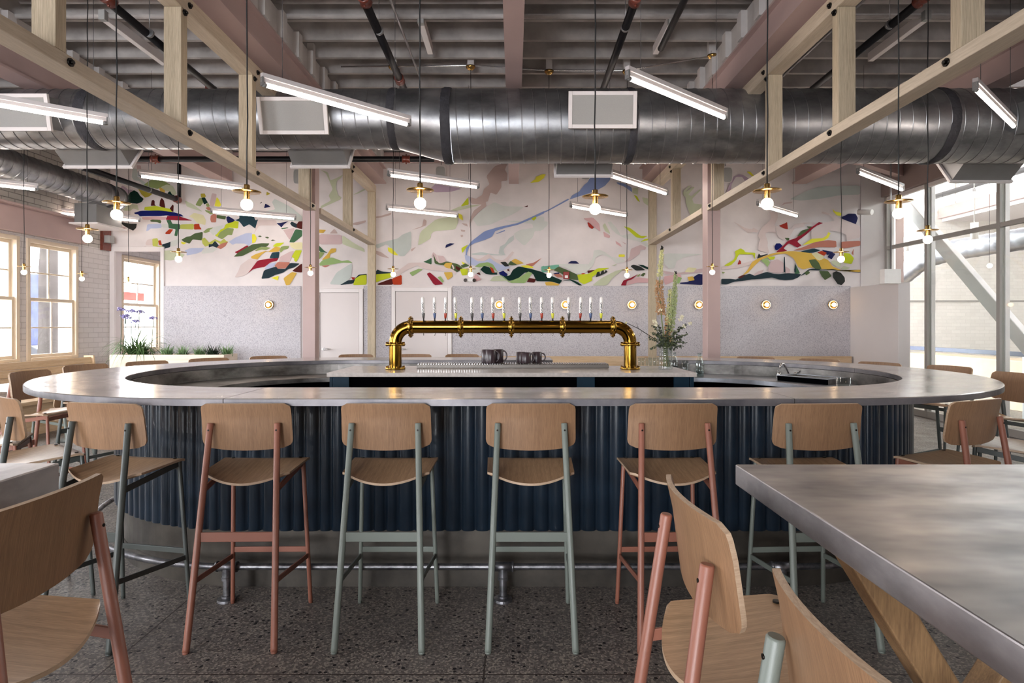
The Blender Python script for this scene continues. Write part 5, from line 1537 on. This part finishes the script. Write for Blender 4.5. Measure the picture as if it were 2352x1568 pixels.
def bottle(x, y, z, s, lab, waterline):
    t = thing('water_bottle', lab, 'bottle', (x, y, z), 'clear water bottles behind the bar')
    pr = [(.001, 0), (.036, 0), (.038, .004), (.038, .115), (.034, .135), (.018, .168), (.015, .176), (.015, .2), (.018, .203), (.018, .213)]
    inn = [(r_-.002, h+.003 if h < .01 else h) for r_, h in pr[2:]]
    MB().lathe([(r_*s, z+h*s) for r_, h in pr]+[(max(.001, r_*s), z+h*s) for r_, h in inn[::-1]]+[(.001, z+.006*s)], (x, y, 0), 32).build('bottle_glass', M['clear'], t)
    MB().lathe([(.001, z+.006*s), (.034*s, z+.006*s), (.034*s, z+waterline*s), (.001, z+waterline*s)], (x, y, 0), 32).build('water', M['water'], t)
bottle(1.655, 5.39, .945, 1.0, 'clear water bottle standing at the island corner, beside the vase', .05)
bottle(1.445, 5.45, .945, 1.02, 'clear carafe half hidden behind the flower vase', .09)
glass(1.50, 5.3, .945, .15, .022, .03, 'tall clear glass between vase and water bottle', 'tall glasses behind the island')
for k in range(14):
    glass(1.56+.052*(k % 7), 4.60+.09*(k//7)+.012*(k % 7), .70, .19+.006*(k % 3), .016, .021, 'upturned glass in the dark rack below the steel counter', 'glasses in the dark rack')
# vase with flowers
VX, VY = 1.152, 4.59
vs_ = thing('flower_vase', 'textured clear glass vase holding tall foxtail lilies', 'vase', (VX, VY, 1.07))
prof = [(.001, 1.0705), (.050, 1.0705)]+[(.051+.0022*math.sin(k*1.7), 1.074+k*.0085) for k in range(21)]+[(.047, 1.248), (.046, 1.08), (.001, 1.08)]
MB().lathe(prof, (VX, VY, 0), 32).build('vase_glass', M['clear'], vs_)
ft = thing('flower_arrangement', 'tall foxtail lilies with dark eucalyptus leaves standing in the vase', 'flowers', (VX, VY, 1.09))
R4 = random.Random(5)
mf = {'o': paint('apricot florets', '#b98f66', .7, vary=.25, scale=30), 'y': paint('pale yellow florets', '#cfca93', .7, vary=.2, scale=30), 'g': paint('green florets', '#a3ab78', .7, vary=.25, scale=30), 'w': paint('cream petals', '#e7e0c6', .7), 'd': paint('eucalyptus leaf', '#353c2c', .55, vary=.3, scale=20), 's': paint('stem green', '#6d7747', .6), 'b': paint('dark tip', '#241f1a', .7)}
def P3(px, py, dy=0): 
    x, y, z = at(px, py, VY+dy); return Vector((x, y, z))
def spike(path, segs, lab):
    """segs: (t0,t1,radius0,radius1,matkey,count)"""
    s_ = MB().tube(path, [.0045]*(len(path)-1)+[.002], 8).build('lily_stem', mf['s'], ft)
    def pos(t):
        k = t*(len(path)-1); i = min(int(k), len(path)-2); return path[i].lerp(path[i+1], k-i)
    for t0, t1, r0, r1, mk, cnt in segs:
        m = MB()
        for k in range(cnt):
            t = R4.uniform(t0, t1); c = pos(t); rr_ = r0+(r1-r0)*(t-t0)/(t1-t0); a = R4.uniform(0, 2*PI); q = R4.uniform(.55, 1)
            p = c+Vector((math.cos(a)*rr_*q, math.sin(a)*rr_*q, R4.uniform(-.006, .012)))
            m.cyl(c, p, .0007, n=3)
            for _ in range(3):
                o_ = Vector((R4.gauss(0, 1), R4.gauss(0, 1), R4.gauss(0, 1)))*.0032; m.ball(p+o_, R4.uniform(.0028, .0046), 5, 4)
        m.build('florets', mf[mk], ft)
spike([P3(1528, 800), P3(1520, 735), P3(1514, 660), P3(1521, 568)], [(.38, .72, .036, .028, 'o', 300), (.76, .985, .024, .008, 'y', 170), (.975, 1.0, .006, .004, 'b', 14)], 0)
spike([P3(1532, 800), P3(1542, 745), P3(1548, 690), P3(1552, 626)], [(.25, .80, .030, .019, 'g', 300), (.80, .98, .017, .007, 'g', 80), (.97, 1.0, .006, .004, 'b', 14)], 0)
spike([P3(1531, 800, .02), P3(1534, 760, .02), P3(1537, 715, .02), P3(1539, 662, .02)], [(.12, .55, .034, .026, 'o', 180), (.5, .97, .026, .01, 'y', 150)], 0)
lv = MB(); st = MB()
def leaf(mb, c, d, L_, w):
    d = d.normalized(); s_ = d.cross(Vector((R4.gauss(0, 1), R4.gauss(0, 1), R4.gauss(0, 1)))).normalized()
    n_ = d.cross(s_)
    pts = [c, c+d*L_*.5+s_*w*.5, c+d*L_, c+d*L_*.5-s_*w*.5, c+d*L_*.5+n_*w*.16]
    mb.add(pts, [(0, 1, 4), (1, 2, 4), (2, 3, 4), (3, 0, 4)])
tips = [(1492, 800), (1487, 775), (1500, 752), (1515, 745), (1562, 750), (1583, 768), (1566, 800), (1545, 808), (1494, 760), (1575, 745), (1530, 760), (1550, 765), (1512, 790), (1578, 790), (1505, 770), (1560, 780), (1520, 775), (1540, 790), (1535, 745), (1553, 800)]
for (px, py) in tips:
    for rep in range(2):
        e = P3(px+R4.uniform(-5, 5), py+R4.uniform(-5, 5), R4.uniform(-.1, .1)); b0 = Vector((VX+R4.uniform(-.02, .02), VY+R4.uniform(-.02, .02), 1.235))
        mid = b0.lerp(e, .5)+Vector((0, 0, .03)); pth = [b0, mid, e]; st.tube(pth, [.0022, .0018, .001], 5)
        for k in range(17):
            t = R4.uniform(.25, 1); c = (b0.lerp(mid, t*2) if t < .5 else mid.lerp(e, t*2-1))
            leaf(lv, c, Vector((R4.gauss(0, 1), R4.gauss(0, 1), R4.gauss(0, .8))), R4.uniform(.014, .026), R4.uniform(.011, .018))
lv.build('leaves', mf['d'], ft); st.build('twigs', mf['s'], ft)
tw_ = MB(); tw_.tube([Vector((VX, VY, 1.22)), P3(1500, 776), P3(1466, 754), P3(1440, 742)], [.003, .003, .0025, .002], 6)
tw_.tube([P3(1466, 754), P3(1462, 741)], .0012, 4); tw_.tube([P3(1475, 759), P3(1469, 772)], .0012, 4)
tw_.build('bare_twig', mf['b'], ft)
bd = MB(); bd.ball(P3(1438, 741), .008, 10, 8, (1, 1, 1)); bd.build('yellow_bud', mf['y'], ft)
wf = MB()
for (px, py) in ((1508, 745), (1503, 738), (1562, 733), (1566, 728), (1585, 742), (1516, 712), (1572, 748)):
    c = P3(px, py, R4.uniform(-.03, .03))
    for k in range(12):
        leaf(wf, c, Vector((R4.gauss(0, 1), R4.gauss(0, 1), R4.gauss(0, 1))), .022, .016)
wf.build('white_blossoms', mf['w'], ft)
ins = MB()
for k in range(14): ins.tube([Vector((VX+R4.uniform(-.03, .03), VY+R4.uniform(-.03, .03), 1.09)), Vector((VX+R4.uniform(-.02, .02), VY+R4.uniform(-.02, .02), 1.25))], .0018, 5)
ins.build('stems_in_vase', mf['s'], ft)

# sink with tap
fx, fy = 2.36, 5.22; tp = thing('sink_tap', 'chrome gooseneck tap standing on the steel counter inside the bar', 'tap', (fx, fy, .944))
MB().box(fx-.09, fx+.09, fy-.025, fy+.025, .9445, .962).build('base_plate', M['chrome'], tp, .005)
MB().tube([(fx+.02, fy, .96), (fx, fy-.01, 1.0), (fx-.03, fy-.03, 1.05), (fx-.06, fy-.06, 1.075), (fx-.085, fy-.08, 1.075), (fx-.10, fy-.09, 1.055), (fx-.102, fy-.092, 1.04)], .009, 12).build('spout', M['chrome'], tp)
for s in (-1, 1):
    MB().lathe([(.001, .96), (.018, .96), (.02, .985), (.014, .998), (.001, 1.0)], (fx+s*.07, fy, 0), 16).tube([(fx+s*.07, fy, .995), (fx+s*.10, fy-.02, 1.01)], .005, 8).build('handle', M['chrome'], tp)
sk = thing('sink', 'open stainless sink basin beside the chrome tap inside the bar', 'sink', (2.35, 4.85, .7))
a = math.radians(-60); ca, sa = math.cos(a), math.sin(a)
def SK(x, y, z): return (2.42+x*ca-y*sa, 4.92+x*sa+y*ca, z)
def sbox(mb, x0, x1, y0, y1, z0, z1):
    v = [SK(x, y, z) for x in (x0, x1) for y in (y0, y1) for z in (z0, z1)]
    mb.add(v, [(0, 1, 3, 2), (4, 6, 7, 5), (0, 4, 5, 1), (2, 3, 7, 6), (0, 2, 6, 4), (1, 5, 7, 3)])
m = MB(); sbox(m, -.22, .22, -.12, -.11, .62, .984); sbox(m, -.22, .22, .11, .12, .62, .984); sbox(m, -.22, -.21, -.11, .11, .62, .984); sbox(m, .21, .22, -.11, .11, .62, .984); sbox(m, -.22, .22, -.12, .12, .61, .62)
m.build('basin', M['steeldark'], sk)
m = MB(); sbox(m, -.22, .22, -.131, -.121, .62, .983); m.build('front_panel', M['void'], sk)
m = MB(); sbox(m, -.23, .23, -.135, -.108, .985, .992); sbox(m, -.23, .23, .108, .135, .985, .992); sbox(m, -.23, -.208, -.108, .108, .985, .992); sbox(m, .208, .23, -.108, .108, .985, .992)
m.build('rim', M['stain'], sk, .002)
x, y = 2.43, 4.46
t = thing('glass_jug', 'clear glass jug with looped handle inside the curved bar end', 'jug', (x, y, .8))
MB().lathe([(.001, .85), (.05, .85), (.052, .86), (.050, 1.02), (.048, 1.02), (.048, .86), (.001, .856)], (x, y, 0), 28).build('jug_body', M['clear'], t)
MB().tube([(x+.05, y, 1.0), (x+.09, y, .99), (x+.10, y, .94), (x+.052, y, .90)], .007, 10).build('handle', M['clear'], t)
MB().box(2.33, 2.53, 4.36, 4.56, .0, .848).build('jug_shelf', M['void'], bar)

# ------------------------------------------------------------------ street outside the cream windows
struct(MB().box(-60, -7.15, -25, 60, -.5, -.3).build('street', paint('pale street', '#5a5857', 1, spec=0, vary=.2, scale=3)))
tk = thing('delivery_truck', 'blue box truck parked outside the cream windows', 'truck', (-15, 18, 0))
MB().box(-17.4, -15, 14.5, 22.5, .75, 3.0).build('cargo_box', paint('truck blue', '#3c3f54', 1, spec=0, vary=.2, scale=3), tk, .03)
MB().box(-17.3, -15.1, 12.8, 14.4, .5, 2.4).build('cab', paint('truck white', '#4a4a4c', 1, spec=0, vary=.2, scale=3), tk, .15)
for y in (13.6, 20.5): MB().cyl((-15.3, y, .12), (-15.0, y, .12), .42, n=24).build('wheel', M['void'], tk)
vn = thing('parked_car', 'pale car parked at the kerb outside the windows', 'car', (-12, 15, 0))
m = MB(); pr = [(0, .0), (0, .45), (.5, .62), (1.2, .68), (1.8, 1.08), (3.2, 1.1), (4.0, .72), (4.5, .62), (4.5, .0)]
vs = [(-13.4, 11.2+a, b-.05) for a, b in pr]+[(-11.7, 11.2+a, b-.05) for a, b in pr]; n = len(pr)
m.add(vs, [list(range(n)), [n+i for i in range(n)]]+[(i, (i+1) % n, n+(i+1) % n, n+i) for i in range(n)])
m.build('body', paint('car silver', '#3a3a3d', 1, spec=0, vary=.2, scale=3), vn, .05)
MB().box(-11.72, -11.69, 13.1, 14.3, .7, 1.0).build('side_window', paint('car glass', '#0c0c0e', 1, spec=0, vary=.2, scale=3), vn)
for y in (12.0, 14.8): MB().cyl((-11.9, y, 0.02), (-11.66, y, 0.02), .32, n=24).build('wheel', M['grillegrey'], vn)
bus_w = [(-16.7, y) for y in (25.5, 33.5)]
bs = thing('street_bus', 'white bus with a red stripe seen through the niche window', 'bus', (-18, 28, 0))
MB().box(-19, -16.5, 23.5, 36, 0, 3.2).build('body', paint('bus white', '#ececec', .4), bs, .1)
MB().box(-16.5, -16.48, 23.6, 35.9, 2.45, 2.8).build('stripe', paint('bus red', '#6e2a26', 1, spec=0, vary=.2, scale=3), bs)
for x, y in bus_w: MB().cyl((x-.1, y, .12), (x+.22, y, .12), .42, n=24).build('wheel', M['void'], bs)
bk = paint('bark', '#3d3937', 1, spec=0, vary=.2, scale=3); lf = paint('street tree leaves', '#333b20', 1, spec=0, vary=.2, scale=3)
def tree(x, y, r, h, lab):
    t = thing('street_tree', lab, 'tree', (x, y, -.3), 'street trees outside the windows')
    MB().tube([(x, y, -.3), (x+.03, y, 1.2), (x-.05, y+.05, h*.6), (x, y, h)], [r*1.15, r, r*.85, r*.5], 14).build('trunk', bk, t)
    m = MB(); R5 = random.Random(int(y*10))
    for k in range(900):
        a = R5.uniform(0, 2*PI); e = R5.uniform(-.6, 1.4); rr_ = R5.uniform(.5, 2.2)
        c = Vector((x+math.cos(a)*math.cos(e)*rr_, y+math.sin(a)*math.cos(e)*rr_, h+.4+math.sin(e)*rr_*.7)); leaf(m, c, Vector((R5.gauss(0, 1), R5.gauss(0, 1), R5.gauss(0, 1))), .22, .16)
    m.build('crown', lf, t)
tree(-9.4, 12.3, .24, 4.2, 'street tree trunk just outside the nearer cream window')
tree(-10.5, 17.6, .22, 4.0, 'street tree seen through the niche window')
tree(-11, 8.0, .22, 4.4, 'street tree further along outside the windows')
# ------------------------------------------------------------------ light and camera
w = bpy.data.worlds.new('World'); scene.world = w; w.use_nodes = True
bg = w.node_tree.nodes['Background']; bg.inputs['Color'].default_value = (.93, .96, 1.0, 1); bg.inputs['Strength'].default_value = 16.0
def portal(loc, size, rot):
    l = bpy.data.lights.new('portal', 'AREA'); l.shape = 'RECTANGLE'; l.size, l.size_y = size; l.cycles.is_portal = True
    o = bpy.data.objects.new('portal', l); COL.objects.link(o); o.location = loc; o.rotation_euler = rot
for a, b in wins: portal((XL-.31, (a+b)/2, (WZ0+WZ1)/2), (WZ1-WZ0, b-a), (0, -PI/2, 0))
for a, b in fwins: portal(((a+b)/2, FY-.21, (FZ0+FZ1)/2), (b-a, FZ1-FZ0), (PI/2, 0, 0))
portal((10.0, 5, 4.41), (.62, 17), (0, PI/2, 0))
cam = bpy.data.cameras.new('camera'); co = bpy.data.objects.new('camera', cam); COL.objects.link(co)
co.location = (0, 0, EYE); co.rotation_euler = (PI/2, 0, 0)
cam.sensor_width = 36; cam.lens = F/2352*36; cam.shift_x = (1176-CX)/2352; cam.shift_y = (CY-784)/2352
cam.clip_start = .05; cam.clip_end = 200
scene.camera = co
vs__ = scene.view_settings; vs__.view_transform = 'Standard'; vs__.look = 'None'; vs__.gamma = 1; vs__.exposure = 0.9; vs__.use_curve_mapping = False
try:
    scene.cycles.use_denoising = True; scene.cycles.max_bounces = 10; scene.cycles.diffuse_bounces = 5; scene.cycles.transparent_max_bounces = 16; scene.cycles.sample_clamp_indirect = 6
except Exception: pass
